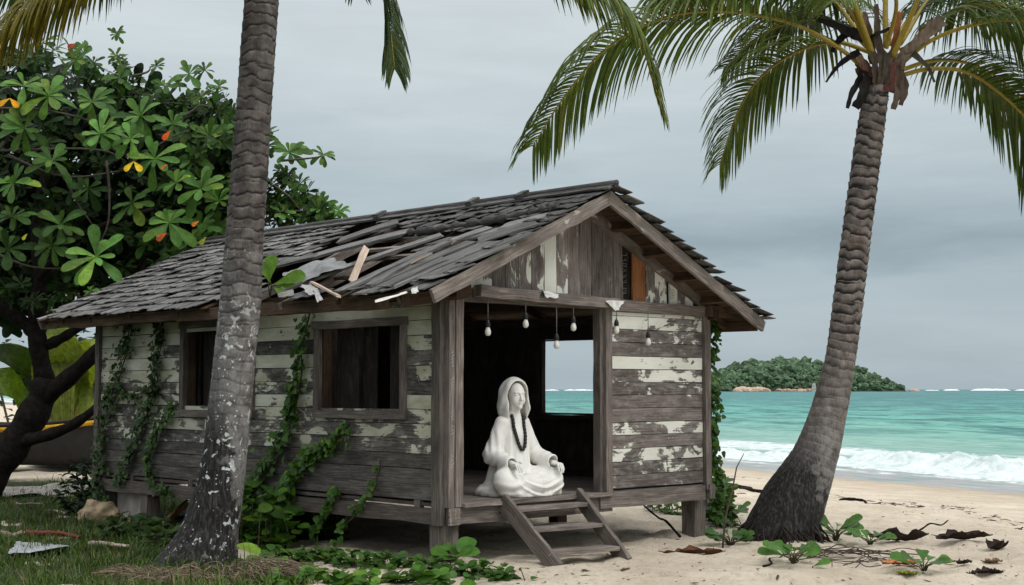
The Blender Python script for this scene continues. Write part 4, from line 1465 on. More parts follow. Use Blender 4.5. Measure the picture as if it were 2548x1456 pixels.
# ================================================================== PALMS
def palm_mat(name, lichen, dark_base, h0, h1, dark_dir, u0=(.075, .064, .058), u1=(.29, .255, .235)):
    """h = height above ground; dark_dir = horizontal direction of the darker side"""
    N = NT(name)
    p = N.obj()
    x = N.n('ShaderNodeSeparateXYZ'); N.l(p, x.inputs[0]); z = x.outputs[2]
    ring = N.attr('ring').outputs['Fac']
    big = N.noise(p, 1.6, 5, .6, .3); mid = N.noise(p, 7, 5, .6, .4); fin = N.noise(p, 34, 5, .65, 0, (1, 1, .35)); fib = N.noise(p, 60, 3, .6, 0, (1, 1, .08))
    up = N.mix(N.mapr(mid, .3, .7), u0, u1)
    lowc = N.mix(N.mapr(mid, .3, .7), (.095, .09, .087), (.34, .328, .318))
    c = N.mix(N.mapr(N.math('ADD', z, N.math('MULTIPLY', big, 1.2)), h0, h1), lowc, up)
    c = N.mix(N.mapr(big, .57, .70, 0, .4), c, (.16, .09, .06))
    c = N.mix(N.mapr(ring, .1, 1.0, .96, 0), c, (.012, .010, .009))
    c = N.mix(N.mapr(fin, .28, .42, .75, 0), c, (.02, .017, .015))
    c = N.mix(N.mapr(fib, .3, .5, .35, 0), c, (.03, .026, .022))
    if lichen:
        lv = N.noise(p, 13, 3, .5, .6); lw = N.noise(p, 2.3, 4, .6)
        side = N.math('ADD', N.math('MULTIPLY', x.outputs[0], .55), .0)
        lm = N.math('ADD', lv, N.math('MULTIPLY', N.math('SUBTRACT', lw, .5), .45))
        band = N.math('MULTIPLY', N.mapr(z, 2.9, 2.1), N.mapr(z, .05, .4))
        lmask = N.math('MULTIPLY', N.mapr(lm, .635, .665), band)
        spots = N.math('MULTIPLY', N.mapr(N.voro(p, 26, 'F1', 'Distance', 1.0), .26, .2), N.math('MULTIPLY', N.mapr(N.noise(p, 6, 2), .55, .60), N.mapr(z, 3.4, 2.6)))
    sd = N.vmath('DOT_PRODUCT', N.attr('nrm').outputs['Vector'], dark_dir)
    low_dark = N.math('ADD', N.math('MULTIPLY', sd, .55), N.mapr(z, dark_base, .15, 0, .95))  # bark coloured darker towards the foot and on one side
    low_dark = N.math('ADD', low_dark, .30)
    low_dark = N.math('ADD', low_dark, N.math('MULTIPLY', N.math('SUBTRACT', mid, .5), 2.0))
    sm = N.math('MULTIPLY', N.mapr(low_dark, .50, .72), N.mapr(z, dark_base * 1.25, dark_base * .7))
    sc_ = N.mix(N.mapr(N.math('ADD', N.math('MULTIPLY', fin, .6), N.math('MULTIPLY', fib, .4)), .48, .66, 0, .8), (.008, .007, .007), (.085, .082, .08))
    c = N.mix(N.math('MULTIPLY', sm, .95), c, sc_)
    if lichen:
        c = N.mix(N.math('MAXIMUM', lmask, spots), c, N.mix(N.mapr(fin, .35, .6), (.36, .38, .37), (.66, .68, .66)))
    h = N.math('ADD', N.math('MULTIPLY', fin, .7), N.math('MULTIPLY', mid, .5))
    return N.bsdf(c, .85, .2, h, .7, .02)

def trunk(name, path, rads, mat, parent, inv, nl=420, seg=40, ringh=.085, seed=1, lip=1.0, dkw=.5, r0=.2, r1=.55):
    C = catmull(path, nl)
    R = np.interp(np.linspace(0, 1, nl + 1), np.linspace(0, 1, len(rads)), rads)
    L = np.zeros(nl + 1)
    for i in range(1, nl + 1): L[i] = L[i - 1] + (C[i] - C[i - 1]).length
    vs = np.zeros(((nl + 1) * seg, 3)); ring = np.zeros((nl + 1) * seg); nr = np.zeros(((nl + 1) * seg, 3))
    up = V((1, 0, 0))
    th = np.arange(seg) * 2 * math.pi / seg
    for i in range(nl + 1):
        t = (C[min(i + 1, nl)] - C[max(i - 1, 0)]).normalized()
        up = (up - t * up.dot(t)).normalized(); bi = t.cross(up)
        a = np.array(up)[None] * np.cos(th)[:, None] + np.array(bi)[None] * np.sin(th)[:, None]
        tilt = .28 * np.sin(th + 1.1 * math.floor(L[i] / ringh * .5) + seed) + 1.1 * (fbm(np.cos(th) * 1.9 + seed, np.sin(th) * 1.9, L[i] * 2.2, 3) - .5)
        ph = (L[i] / ringh + tilt * .9) % 1.0
        z01 = L[i] / L[-1]
        lowf = sstep(.04, .28, z01)
        rr = R[i] * (1 + lowf * (lip * (.02 + .065 * sstep(r0, r1, z01)) * np.where(ph < .88, ph / .88, (1 - ph) / .12) ** 2 - .02) + .05 * (fbm(np.cos(th) * 1.6 + 5, np.sin(th) * 1.6, L[i] * 3.0 + seed, 3) - .5) + .20 * (1 - lowf) * (fbm(np.cos(th) * 3.2, np.sin(th) * 3.2, L[i] * 1.6 + seed, 4) - .5))
        vs[i * seg:(i + 1) * seg] = np.array(C[i])[None] + a * rr[:, None] - np.array(inv)[None]
        ring[i * seg:(i + 1) * seg] = 1 - lowf * (1 - ph) * .95
        rid = np.floor(L[i] / ringh + tilt * .9)
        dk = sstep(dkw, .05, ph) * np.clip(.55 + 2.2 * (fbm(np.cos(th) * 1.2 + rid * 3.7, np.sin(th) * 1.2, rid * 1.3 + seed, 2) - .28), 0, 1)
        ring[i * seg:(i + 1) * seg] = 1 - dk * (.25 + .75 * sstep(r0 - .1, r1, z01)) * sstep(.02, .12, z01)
        nr[i * seg:(i + 1) * seg] = a
    i, k = np.meshgrid(np.arange(nl), np.arange(seg), indexing='ij')
    a = (i * seg + k).ravel(); b = (i * seg + (k + 1) % seg).ravel()
    F = np.stack([a, b, b + seg, a + seg], 1)
    return np_mesh(name, vs, F, mat, parent, True, {'ring': ring, 'nrm': nr})

PALMLEAF = leaf_mat('palm_leaflets', .25, .45, .22, .25)
RACHIS = tint_mat('palm_rachis', .5, .3, .25, 20, .2, (1, 1, 1))
SHEATH = tint_mat('dry_sheath', .85, .15, .5, 20, .6, (1, 1, .3))
def frond(parent, inv, pts, droop=1.0, ll=.95, n=95, t0=.2, col=(.05, .10, .022), thick=.05, spread=.9, side_bias=0.0, seed=0, width=.044, yell=.25, roll=(0, 0)):
    rnd = random.Random(seed)
    C = catmull(pts, 60)
    L = [0]
    for i in range(1, 61): L.append(L[-1] + (C[i] - C[i - 1]).length)
    tot = L[-1]
    def samp(s):
        s = max(0, min(tot - 1e-6, s))
        i = next(j for j in range(1, 61) if L[j] >= s)
        f = (s - L[i - 1]) / (L[i] - L[i - 1])
        return C[i - 1].lerp(C[i], f), (C[i] - C[i - 1]).normalized()
    mb = MB()
    for sd_ in (-1, 1):
        for k in range(n):
            t = t0 + (1 - t0) * (k + rnd.uniform(-.3, .3) + .5) / n
            P, T = samp(t * tot)
            u = (t - t0) / (1 - t0)
            side = T.cross(V((0, 0, 1)))
            if side.length < .15: side = T.cross(V((0, 1, 0)))
            side.normalize()
            side = Quaternion(T, math.radians(roll[0] + (roll[1] - roll[0]) * u)) @ side
            upv = side.cross(T).normalized()
            prof = (.55 + .45 * min(1, u / .18)) * (1 - .62 * max(0, (u - .45) / .55) ** 1.3)
            le = ll * prof * rnd.uniform(.86, 1.08)
            fwd = .35 + .75 * u + rnd.uniform(-.08, .08)
            d = (side * sd_ * spread + T * fwd + upv * (.25 + rnd.uniform(-.12, .12))).normalized()
            g = rnd.uniform(.65, 1.3)
            yl = max(0, rnd.gauss(yell - .1, .2)) + (.35 if rnd.random() < .06 else 0)
            cc = (col[0] * g * (1 + 1.5 * yl), col[1] * g * (1 + .55 * yl), col[2] * g * (1 + .2 * yl))
            # droop under gravity: polyline that bends down
            ns = 6
            p = P.copy()
            w = width * rnd.uniform(.8, 1.15) * (.55 + .45 * prof)
            vs, fs = [], []
            dd = d.copy()
            for s in range(ns + 1):
                f = s / ns
                wv = w * (.45 + .55 * min(1, f * 5)) * (1 - f) ** .55 + .0015
                sv_ = dd.cross(V((0, 0, 1)))
                if sv_.length < .25:
                    sv_ = T - dd * T.dot(dd)
                else:
                    bl = min(1, (sv_.length - .25) * 2)
                    a_ = (T - dd * T.dot(dd)).normalized()
                    b_ = sv_.normalized()
                    if b_.dot(a_) < 0: b_ = -b_
                    sv_ = a_ * (1 - bl * .5) + b_ * bl * .5
                sv_.normalize()
                nn = dd.cross(sv_)
                if nn.z < 0: nn = -nn
                vs += [p - sv_ * wv * .5 - nn * wv * .22, p.copy(), p + sv_ * wv * .5 - nn * wv * .22]
                step = le / ns
                p = p + dd * step
                dr = droop * (.34 + .08 * f) * (1.0 if u < .8 else .8) * rnd.uniform(.75, 1.2)
                dd = (dd + V((0, 0, -1)) * dr).normalized()
            for s in range(ns):
                a = s * 3
                fs += [(a, a + 1, a + 4, a + 3), (a + 1, a + 2, a + 5, a + 4)]
            vs = [q - inv for q in vs]
            mb.add(vs, fs, cc, None, False)
    fo = mb.build('frond', PALMLEAF, parent)
    m = MB()
    cs = [(C[i] - inv) for i in range(61)]
    rad = [thick * (1 - i / 60) ** .75 * .5 + .004 for i in range(61)]
    m.tube(cs, rad, 8, (.26, .19, .022))
    m.build('rachis', RACHIS, fo)
    return fo

# ---- right palm
YR = 16.3
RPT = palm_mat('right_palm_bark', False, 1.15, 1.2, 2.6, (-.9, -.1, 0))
rp_base = ground_at(1945, 1345)
RPI = V((rp_base.x, YR, 0))
rp = thing('coconut_palm', 'leaning coconut palm with full leafy crown on the sand right of the hut', 'palm tree', RPI)
rpp = [(1925, 1400), (1940, 1335), (1978, 1240), (2026, 1140), (2058, 1040), (2090, 900), (2109, 760), (2127, 620), (2145, 480), (2164, 340), (2180, 230), (2187, 190)]
rw_ = [230, 196, 172, 128, 104, 84, 82, 80, 79, 76, 70, 72]
k = YR / FPX
SHEATH_R = tint_mat('palm_roots', .9, .1, .4, 20)
pr = [at(x, y, YR) for x, y in rpp]
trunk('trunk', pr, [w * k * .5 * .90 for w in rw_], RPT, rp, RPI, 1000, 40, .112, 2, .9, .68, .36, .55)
# dark matted roots round the foot
m = MB(); r_ = random.Random(55)
for j in range(150):
    a = r_.uniform(0, 6.28)
    c_, s_ = math.cos(a), math.sin(a)
    R0 = .40 * r_.uniform(.85, 1.02)
    zt = r_.uniform(.06, .26)
    q0 = V((c_ * R0 * .92 + (.06 if c_ > 0 else 0) * zt, s_ * R0 * .9, zt))
    R1 = R0 + r_.uniform(.05, .20)
    aa = a + r_.gauss(0, .18)
    q2 = V((math.cos(aa) * R1, math.sin(aa) * R1, 0)); q2.z = float(ground_z(RPI.x + q2.x, RPI.y + q2.y)) - .01
    q1 = (q0 + q2) / 2 + V((c_ * .03, s_ * .03, .02))
    g = r_.uniform(.5, 1.6)
    m.tube(catmull([q0, q1, q2], 6), r_.uniform(.006, .014), 5, (.028 * g, .023 * g, .020 * g), False)
ro_ = m.build('roots', SHEATH_R, rp); ro_['kind'] = 'stuff'
def RP(x, y, dy=0.0): return at(x, y, YR + dy)
crown = RP(2200, 140)
G1, G2, G3 = (.050, .090, .020), (.068, .112, .022), (.040, .075, .024)
fr = [
 dict(pts=[RP(2150, 170), RP(2095, 125, -.1), RP(2010, 75, -.25), RP(1920, 45, -.4), RP(1790, 28, -.6), RP(1650, 45, -.75), RP(1510, 120, -.8), RP(1405, 240, -.8), RP(1325, 365, -.75)], droop=1.05, roll=(0, 58), ll=1.18, n=105, t0=.22, seed=1, col=G2, spread=.8),
 dict(pts=[RP(2165, 130, .3), RP(2080, 105, .6), RP(1990, 125, .9), RP(1900, 185, 1.1), RP(1840, 270, 1.15), RP(1790, 410, 1.1)], droop=.85, roll=(5, 62), ll=1.05, n=88, t0=.16, seed=2, col=G2),
 dict(pts=[RP(2235, 165), RP(2310, 105, -.1), RP(2400, 68, -.2), RP(2500, 50, -.3), RP(2620, 70, -.4), RP(2740, 150, -.4), RP(2820, 260, -.4)], droop=1.05, roll=(0, -20), ll=1.25, n=92, t0=.30, seed=3, col=G1),
 dict(pts=[RP(2235, 190), RP(2310, 172, .0), RP(2400, 178, -.05), RP(2480, 225, -.1), RP(2560, 300, -.15), RP(2640, 400, -.1), RP(2700, 520, 0)], droop=.7, roll=(-20, -55), ll=1.15, n=85, t0=.24, seed=4, col=G1),
 dict(pts=[RP(2175, 150, -.1), RP(2140, 50, -.2), RP(2095, -60, -.3), RP(2020, -190, -.5), RP(1900, -270, -.7), RP(1760, -250, -.9)], droop=.8, ll=.9, n=60, t0=.3, seed=5, col=G1, thick=.075),
 dict(pts=[RP(2205, 115), RP(2203, 20, .1), RP(2210, -120, .2), RP(2235, -300, .4), RP(2260, -420, .8)], droop=.6, ll=.9, n=60, t0=.35, seed=6, col=G1, thick=.07),
 dict(pts=[RP(2222, 140, -.15), RP(2262, 50, -.25), RP(2310, -50, -.4), RP(2390, -170, -.6), RP(2500, -230, -.8), RP(2640, -200, -1.0)], droop=.8, ll=.9, n=60, t0=.3, seed=7, col=G1, thick=.065),
 dict(pts=[RP(2160, 120, .4), RP(2080, 10, .8), RP(1980, -50, 1.1), RP(1860, -65, 1.4), RP(1740, -50, 1.5), RP(1640, -10, 1.5)], droop=1.2, ll=1.0, n=90, t0=.22, seed=8, col=G3),
 dict(pts=[RP(2240, 110, .4), RP(2320, -10, .8), RP(2420, -60, 1.1), RP(2520, -60, 1.3), RP(2640, 0, 1.4)], droop=1.1, ll=.9, n=75, t0=.18, seed=9, col=G3),
 dict(pts=[RP(2215, 110, .5), RP(2290, 20, 1.0), RP(2380, -10, 1.5), RP(2460, 20, 1.9), RP(2530, 90, 2.1)], droop=1.0, ll=.8, n=60, t0=.2, seed=10, col=G3),
 dict(pts=[RP(2205, 120, -.3), RP(2230, 20, -.6), RP(2215, -40, -1.0), RP(2160, -50, -1.5), RP(2090, 0, -1.9)], droop=.7, ll=.8, n=45, t0=.5, seed=11, col=G2, thick=.05),
 dict(pts=[RP(2235, 150, .2), RP(2320, 60, .4), RP(2420, 15, .6), RP(2530, 20, .7), RP(2640, 90, .8)], droop=1.0, roll=(0, -15), ll=1.0, n=85, t0=.25, seed=13, col=G2),
 dict(pts=[RP(2240, 175, .5), RP(2330, 150, .9), RP(2430, 165, 1.2), RP(2530, 230, 1.4), RP(2620, 330, 1.5)], droop=.8, roll=(-10, -40), ll=.85, n=75, t0=.2, seed=14, col=G3),
 dict(pts=[RP(2170, 130, .5), RP(2090, 60, 1.0), RP(1990, 50, 1.5), RP(1890, 90, 1.8), RP(1800, 170, 2.0)], droop=.9, roll=(0, 35), ll=.8, n=75, t0=.2, seed=15, col=G3),
 dict(pts=[RP(2165, 130, -.1), RP(2110, 20, -.2), RP(2020, -40, -.4), RP(1900, -70, -.6), RP(1760, -60, -.8), RP(1640, -20, -.9)], droop=1.1, ll=1.05, n=95, t0=.25, seed=16, col=G1),
 dict(pts=[RP(2185, 110, .5), RP(2130, 20, 1.0), RP(2060, -10, 1.5), RP(1990, 30, 1.9), RP(1940, 110, 2.1)], droop=1.0, ll=.75, n=55, t0=.2, seed=12, col=G3),
]
for f in fr: frond(rp, RPI, **f)
# dry sheaths and dead strips round the crown base
def strip(m, pts, w0, w1, col, inv, fold=.25):
    C = catmull(pts, 10)
    vs, fs = [], []
    for i, p in enumerate(C):
        t = (C[min(i + 1, 10)] - C[max(i - 1, 0)]).normalized()
        s = t.cross(V((0, -1, .2))).normalized()
        n = t.cross(s)
        w = (w0 + (w1 - w0) * i / 10) * .5
        w *= 1 + .15 * math.sin(i * 2.3 + w0 * 99)
        vs += [p - s * w - n * w * fold - inv, p - inv, p + s * w - n * w * fold - inv]
    for i in range(10):
        a = i * 3
        fs += [(a, a + 1, a + 4, a + 3), (a + 1, a + 2, a + 5, a + 4)]
    m.add(vs, fs, col, None, True)
m = MB()
for (pts, w0, w1, c_) in (
  ([(2185, 215), (2165, 185), (2148, 160), (2135, 140)], .18, .08, (.13, .085, .06)),
  ([(2195, 215), (2222, 185), (2240, 160), (2255, 140)], .18, .08, (.14, .10, .075)),
  ([(2190, 195), (2215, 160), (2250, 135), (2290, 95)], .10, .12, (.20, .16, .12)),
  ([(2150, 175), (2140, 200), (2120, 230), (2108, 270)], .12, .04, (.02, .017, .015)),
  ([(2165, 190), (2150, 215), (2145, 240), (2128, 268)], .12, .10, (.022, .02, .018)),
  ([(2225, 180), (2245, 200), (2250, 230), (2240, 262)], .16, .05, (.10, .07, .055)),
  ([(2220, 190), (2235, 215), (2232, 240), (2222, 272)], .12, .06, (.12, .09, .07)),
  ([(2140, 130), (2110, 145), (2080, 170), (2055, 205)], .10, .02, (.010, .009, .009)),
  ([(2150, 95), (2110, 80), (2080, 65), (2030, 48)], .16, .06, (.010, .009, .009)),
  ([(2130, 75), (2100, 90), (2080, 110), (2070, 130)], .10, .05, (.012, .010, .009)),
  ([(2240, 130), (2280, 110), (2310, 80), (2345, 50)], .09, .17, (.16, .12, .09)),
  ([(2255, 120), (2290, 150), (2310, 170), (2325, 205)], .09, .03, (.06, .055, .04)),
  ([(2160, 100), (2180, 85), (2200, 78), (2215, 70)], .05, .04, (.010, .009, .009)),
  ([(2210, 160), (2225, 120), (2230, 80), (2240, 30)], .10, .06, (.20, .075, .03)),
  ([(2175, 160), (2165, 110), (2160, 70), (2150, 30)], .12, .05, (.09, .06, .045)),
  ([(2200, 150), (2185, 110), (2182, 60), (2180, 10)], .12, .05, (.08, .06, .045))):
    strip(m, [RP(x, y, random.uniform(-.14, -.04)) for x, y in pts], w0, w1, c_, RPI)
for a in range(18):
    th = a * 2.4
    rr = .145
    b0 = RP(2190, 225) + V((math.cos(th) * rr * .95, math.sin(th) * rr * .95, random.uniform(-.05, .05)))
    b1 = b0 + V((math.cos(th) * .06, math.sin(th) * .06, random.uniform(.10, .2)))
    b2 = b0 + V((math.cos(th) * random.uniform(.02, .16), math.sin(th) * random.uniform(.02, .16), random.uniform(.22, .40)))
    strip(m, [b0, b1, b2], .13, .06, (random.uniform(.07, .15), random.uniform(.05, .09), random.uniform(.04, .06)), RPI)
m.build('dry_sheaths', SHEATH, rp)

# ---- left palm
YL = 14.0
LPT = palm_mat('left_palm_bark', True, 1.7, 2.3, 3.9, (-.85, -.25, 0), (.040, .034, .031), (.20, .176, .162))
lp_base = ground_at(510, 1400)
LPI = V((lp_base.x, YL, 0))
lp = thing('coconut_palm', 'tall coconut palm with white lichen spots standing in front of the hut', 'palm tree', LPI)
lpp = [(478, 1450), (500, 1395), (525, 1310), (548, 1210), (561, 1120), (573, 1000), (585, 880), (598, 750), (608, 600), (620, 440), (633, 250), (645, 80), (657, -80), (668, -240), (678, -390), (684, -440)]
lw_ = [230, 196, 146, 124, 116, 112, 110, 108, 101, 98, 93, 92, 90, 88, 84, 86]
k = YL / FPX
pl = [at(x, y, YL) for x, y in lpp]
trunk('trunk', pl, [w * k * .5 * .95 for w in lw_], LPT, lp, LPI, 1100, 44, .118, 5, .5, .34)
def LP(x, y, dy=0.0): return at(x, y, YL + dy)
fl_ = [
 dict(pts=[LP(670, -440), LP(560, -420, -.4), LP(430, -310, -.7), LP(310, -170, -.9), LP(180, -60, -1.0), LP(60, 30, -1.0), LP(-60, 130, -.9)], droop=1.0, ll=1.05, n=125, t0=.25, seed=31, col=(.085, .10, .014), yell=.6),
 dict(pts=[LP(670, -430), LP(560, -400, .3), LP(450, -300, .5), LP(340, -190, .6), LP(230, -110, .7), LP(120, -60, .7), LP(0, -20, .7)], droop=1.1, ll=1.0, n=120, t0=.25, seed=32, col=G3),
 dict(pts=[LP(690, -440), LP(760, -420, .3), LP(840, -330, .5), LP(905, -200, .6), LP(945, -60, .65), LP(968, 60, .65), LP(982, 170, .6)], droop=.9, roll=(0, 30), ll=.82, n=100, t0=.25, seed=33, col=G3, spread=.6),
 dict(pts=[LP(690, -440), LP(740, -380, .5), LP(800, -280, .8), LP(840, -180, 1.0), LP(870, -90, 1.1), LP(885, -30, 1.1)], droop=.7, roll=(0, 50), ll=.7, n=60, t0=.25, seed=38, col=G3),
 dict(pts=[LP(690, -450), LP(850, -470, -.2), LP(1050, -330, -.4), LP(1220, -190, -.6), LP(1380, -90, -.7), LP(1520, -5, -.7), LP(1595, 110, -.65), LP(1640, 250, -.6)], droop=1.05, roll=(0, 20), ll=1.0, n=140, t0=.25, seed=34, col=G2, spread=.7, yell=.4),
 dict(pts=[LP(680, -450), LP(640, -560, -.5), LP(560, -620, -1.0), LP(440, -600, -1.5)], droop=.3, ll=.9, n=50, t0=.25, seed=35, col=G1),
 dict(pts=[LP(690, -450), LP(740, -580, .5), LP(850, -650, 1.0), LP(1000, -620, 1.5)], droop=.3, ll=.9, n=50, t0=.25, seed=36, col=G1),
 dict(pts=[LP(690, -450), LP(800, -450, .9), LP(930, -380, 1.5), LP(1080, -260, 1.9), LP(1220, -100, 2.1)], droop=.4, ll=.85, n=60, t0=.25, seed=37, col=G1),
]
for f in fl_: frond(lp, LPI, **f)
# ================================================================== BROAD-LEAVED TREE BEHIND THE HUT
ALM = leaf_mat('almond_leaves', .20, .5, .14, .28)
BARK = flat_mat('dark_bark', (.016, .013, .011), .9, .1, .6, 11, 1.0)
TWIG = flat_mat('twig_bark', (.085, .072, .058), .9, .15, .4, 20, .5)
YT = 22.0
def TP(x, y, dy=0.0): return at(x, y, YT + dy)
tb = TP(-70, 1246)
TI = V((tb.x, YT, 0))
tree = thing('almond_tree', 'big dark broad-leaved tree with a few orange leaves behind the hut', 'tree', TI)
m = MB()
def limb(pts, r0, r1, n=16):
    C = catmull([p - TI for p in pts], n)
    m.tube(C, [(r0 + (r1 - r0) * i / n) * (1 + .1 * math.sin(i * 1.7 + r0 * 50)) for i in range(n + 1)], 10)
limb([TP(-90, 1290), TP(-20, 1180), TP(45, 1090), TP(100, 1000), TP(118, 940)], .30, .21)
limb([TP(112, 950), TP(95, 860), TP(90, 780), TP(100, 690), TP(90, 560), TP(120, 400)], .165, .07)
limb([TP(100, 1000), TP(160, 950, -.2), TP(215, 900, -.3), TP(258, 850, -.2), TP(300, 760, .2), TP(360, 640, .4)], .155, .06)
limb([TP(40, 1100), TP(110, 1085, -.3), TP(180, 1058, -.4), TP(245, 1010, -.3), TP(300, 960, 0)], .11, .05)
limb([TP(118, 860), TP(165, 835), TP(215, 800), TP(260, 740)], .09, .05)
limb([TP(215, 905, -.3), TP(250, 890, -.2), TP(290, 885)], .07, .04)
limb([TP(95, 830), TP(40, 790), TP(-20, 740), TP(-80, 650)], .12, .07)
limb([TP(95, 700), TP(160, 620, -.5), TP(260, 560, -1), TP(380, 520, -1)], .08, .03)
m.build('trunk', BARK, tree)
def twig(pts, r0=.022, r1=.010):
    C = catmull([p - TI for p in pts], 10)
    tw = MB(); tw.tube(C, [r0 + (r1 - r0) * i / 10 for i in range(11)], 6); tw.build('branch', TWIG, tree)
for pts in ([(0, 375), (90, 372), (200, 370), (270, 378), (310, 400)], [(0, 270), (90, 272), (190, 290), (240, 310)], [(-10, 380), (20, 340), (5, 290), (15, 240)], [(20, 385), (120, 430), (200, 440), (300, 425)],
            [(265, 400), (272, 480), (268, 560), (240, 620)], [(0, 635), (60, 660), (110, 668), (150, 668)], [(160, 440), (190, 500), (230, 560)], [(330, 190), (365, 180), (375, 170)], [(455, 290), (480, 275), (500, 262), (530, 268)],
            [(700, 400), (760, 395), (800, 390)], [(680, 460), (720, 490), (745, 520)], [(665, 530), (740, 525), (790, 530)], [(690, 690), (690, 640), (710, 560)], [(300, 425), (350, 390), (420, 345), (470, 325)]):
    twig([TP(x, y, -1.2 if x < 600 else .3) for x, y in pts])

def rosette(mb, c, axis, R, n, base, inv, rnd, bright=1.0):
    axis = V(axis).normalized()
    u = axis.orthogonal().normalized(); v = axis.cross(u)
    a0 = rnd.uniform(0, 6.28)
    n += 2
    for k in range(n):
        if rnd.random() < .16: continue
        a = a0 + k * 2.39996 + rnd.uniform(-.25, .25)
        lay = k / n
        el = -.25 + 1.25 * lay + rnd.uniform(-.2, .2)
        d = (u * math.cos(a) + v * math.sin(a)) * math.cos(el) + axis * math.sin(el)
        L = R * rnd.uniform(.6, 1.15) * (1 - .25 * lay)
        g = rnd.uniform(.6, 1.3) * bright
        yl = max(0, rnd.gauss(.08, .2)) + (.8 if rnd.random() < .05 else 0)
        cc = (base[0] * g * (1 + 1.3 * yl), base[1] * g * (1 + .45 * yl), base[2] * g)
        mb.leaf(c - inv, d, axis, L, L * rnd.uniform(.30, .40), cc, OBOV, rnd.uniform(.2, .9), rnd.uniform(.1, .4))
rnd = random.Random(5)
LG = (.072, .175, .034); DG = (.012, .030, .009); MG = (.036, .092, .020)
lm = MB()
# big rosettes the photograph shows, near side of the crown
feat = [(240, 640, 105, 1.35, -2.4), (420, 555, 85, 1.0, -1.9), (250, 335, 95, 1.35, -1.8), (325, 345, 80, 1.4, -1.8), (35, 455, 85, 1.1, -1.9), (385, 395, 90, 1.15, -1.7), (440, 455, 75, 1.1, -1.7), (500, 470, 85, .95, -1.6),
        (330, 505, 75, .75, -1.5), (150, 560, 90, .7, -1.6), (130, 610, 80, .7, -1.7), (30, 540, 70, .7, -1.8), (60, 215, 90, 1.2, -1.2), (120, 240, 90, 1.25, -1.3), (230, 255, 85, .9, -1.1), (350, 290, 85, 1.0, -1.3), (430, 310, 70, .9, -1.1),
        (190, 150, 60, .8, -.6), (290, 140, 35, .7, -.2), (290, 85, 35, .7, 0), (390, 165, 40, .75, 0), (470, 185, 60, .8, -.1), (510, 175, 45, .7, 0), (545, 215, 50, .75, -.2), (500, 240, 50, .7, -.2), (300, 195, 60, .75, -.4), (410, 215, 60, .8, -.3),
        (520, 340, 70, .8, -.6), (470, 350, 70, .7, -.6), (560, 330, 60, .8, -.5), (480, 400, 70, .75, -.8), (545, 500, 60, 1.2, -.8), (545, 570, 60, .9, -.6), (480, 600, 70, .8, -1.0), (130, 400, 80, .8, -1.4), (60, 320, 80, .9, -1.3),
        (720, 380, 75, .95, .4), (805, 385, 45, .85, .6), (715, 435, 50, .6, .6), (740, 475, 45, .8, .5), (750, 500, 45, .75, .5), (800, 515, 55, .95, .3), (843, 525, 45, 1.2, .2), (700, 530, 60, 1.0, .3), (690, 505, 60, .8, .5), (760, 540, 50, 1.0, .4),
        (430, 640, 60, .7, -.6), (500, 565, 70, .8, -.9), (370, 605, 60, .6, -.8), (220, 470, 70, .6, -1.2), (20, 620, 80, .6, -1.6), (590, 440, 60, .8, -.4), (225, 725, 26, 1.3, -2.6)]
for (x, y, r, b, dy) in feat:
    ax = V((rnd.uniform(-.35, .35), -.75, rnd.uniform(.35, .8)))
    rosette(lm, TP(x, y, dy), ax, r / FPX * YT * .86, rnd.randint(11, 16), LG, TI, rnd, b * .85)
# fill of the crown
def crown_top(px):
    return float(np.interp(px, [-120, 60, 110, 200, 300, 400, 500, 570, 620, 700, 760, 830, 870], [110, 80, 78, 105, 125, 170, 190, 215, 250, 370, 440, 520, 540]))
def crown_bot(px):
    return float(np.interp(px, [-120, 0, 100, 180, 300, 420, 560, 700, 870], [800, 790, 760, 735, 700, 650, 620, 585, 560]))
cnt = 0
while cnt < 780:
    px = rnd.uniform(-150, 640) if rnd.random() < .93 else rnd.uniform(640, 830)
    t, b = crown_top(px) + 25, crown_bot(px)
    py = rnd.uniform(t, b)
    ed = min(1, (py - t) / 140)
    dy = rnd.uniform(-1.5, 1.8) * ed + .4
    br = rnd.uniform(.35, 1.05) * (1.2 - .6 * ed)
    if px > 640: dy = rnd.uniform(.2, 1.2)
    ax = V((rnd.uniform(-.7, .7), rnd.uniform(-1, .1), rnd.uniform(.1, 1)))
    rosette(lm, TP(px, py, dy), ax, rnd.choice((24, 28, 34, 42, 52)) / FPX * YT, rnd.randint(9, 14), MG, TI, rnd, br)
    cnt += 1
for k in range(5200):  # deep leaves coloured near black, painting the shade inside the crown
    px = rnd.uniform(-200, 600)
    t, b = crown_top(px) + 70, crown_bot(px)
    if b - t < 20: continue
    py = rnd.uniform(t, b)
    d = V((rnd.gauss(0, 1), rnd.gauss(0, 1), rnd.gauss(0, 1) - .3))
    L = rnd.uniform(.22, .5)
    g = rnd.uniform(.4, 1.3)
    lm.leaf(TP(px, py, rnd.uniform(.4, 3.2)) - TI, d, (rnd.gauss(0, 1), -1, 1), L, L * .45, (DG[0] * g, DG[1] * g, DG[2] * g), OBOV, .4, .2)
crown_o = lm.build('crown', ALM, tree)
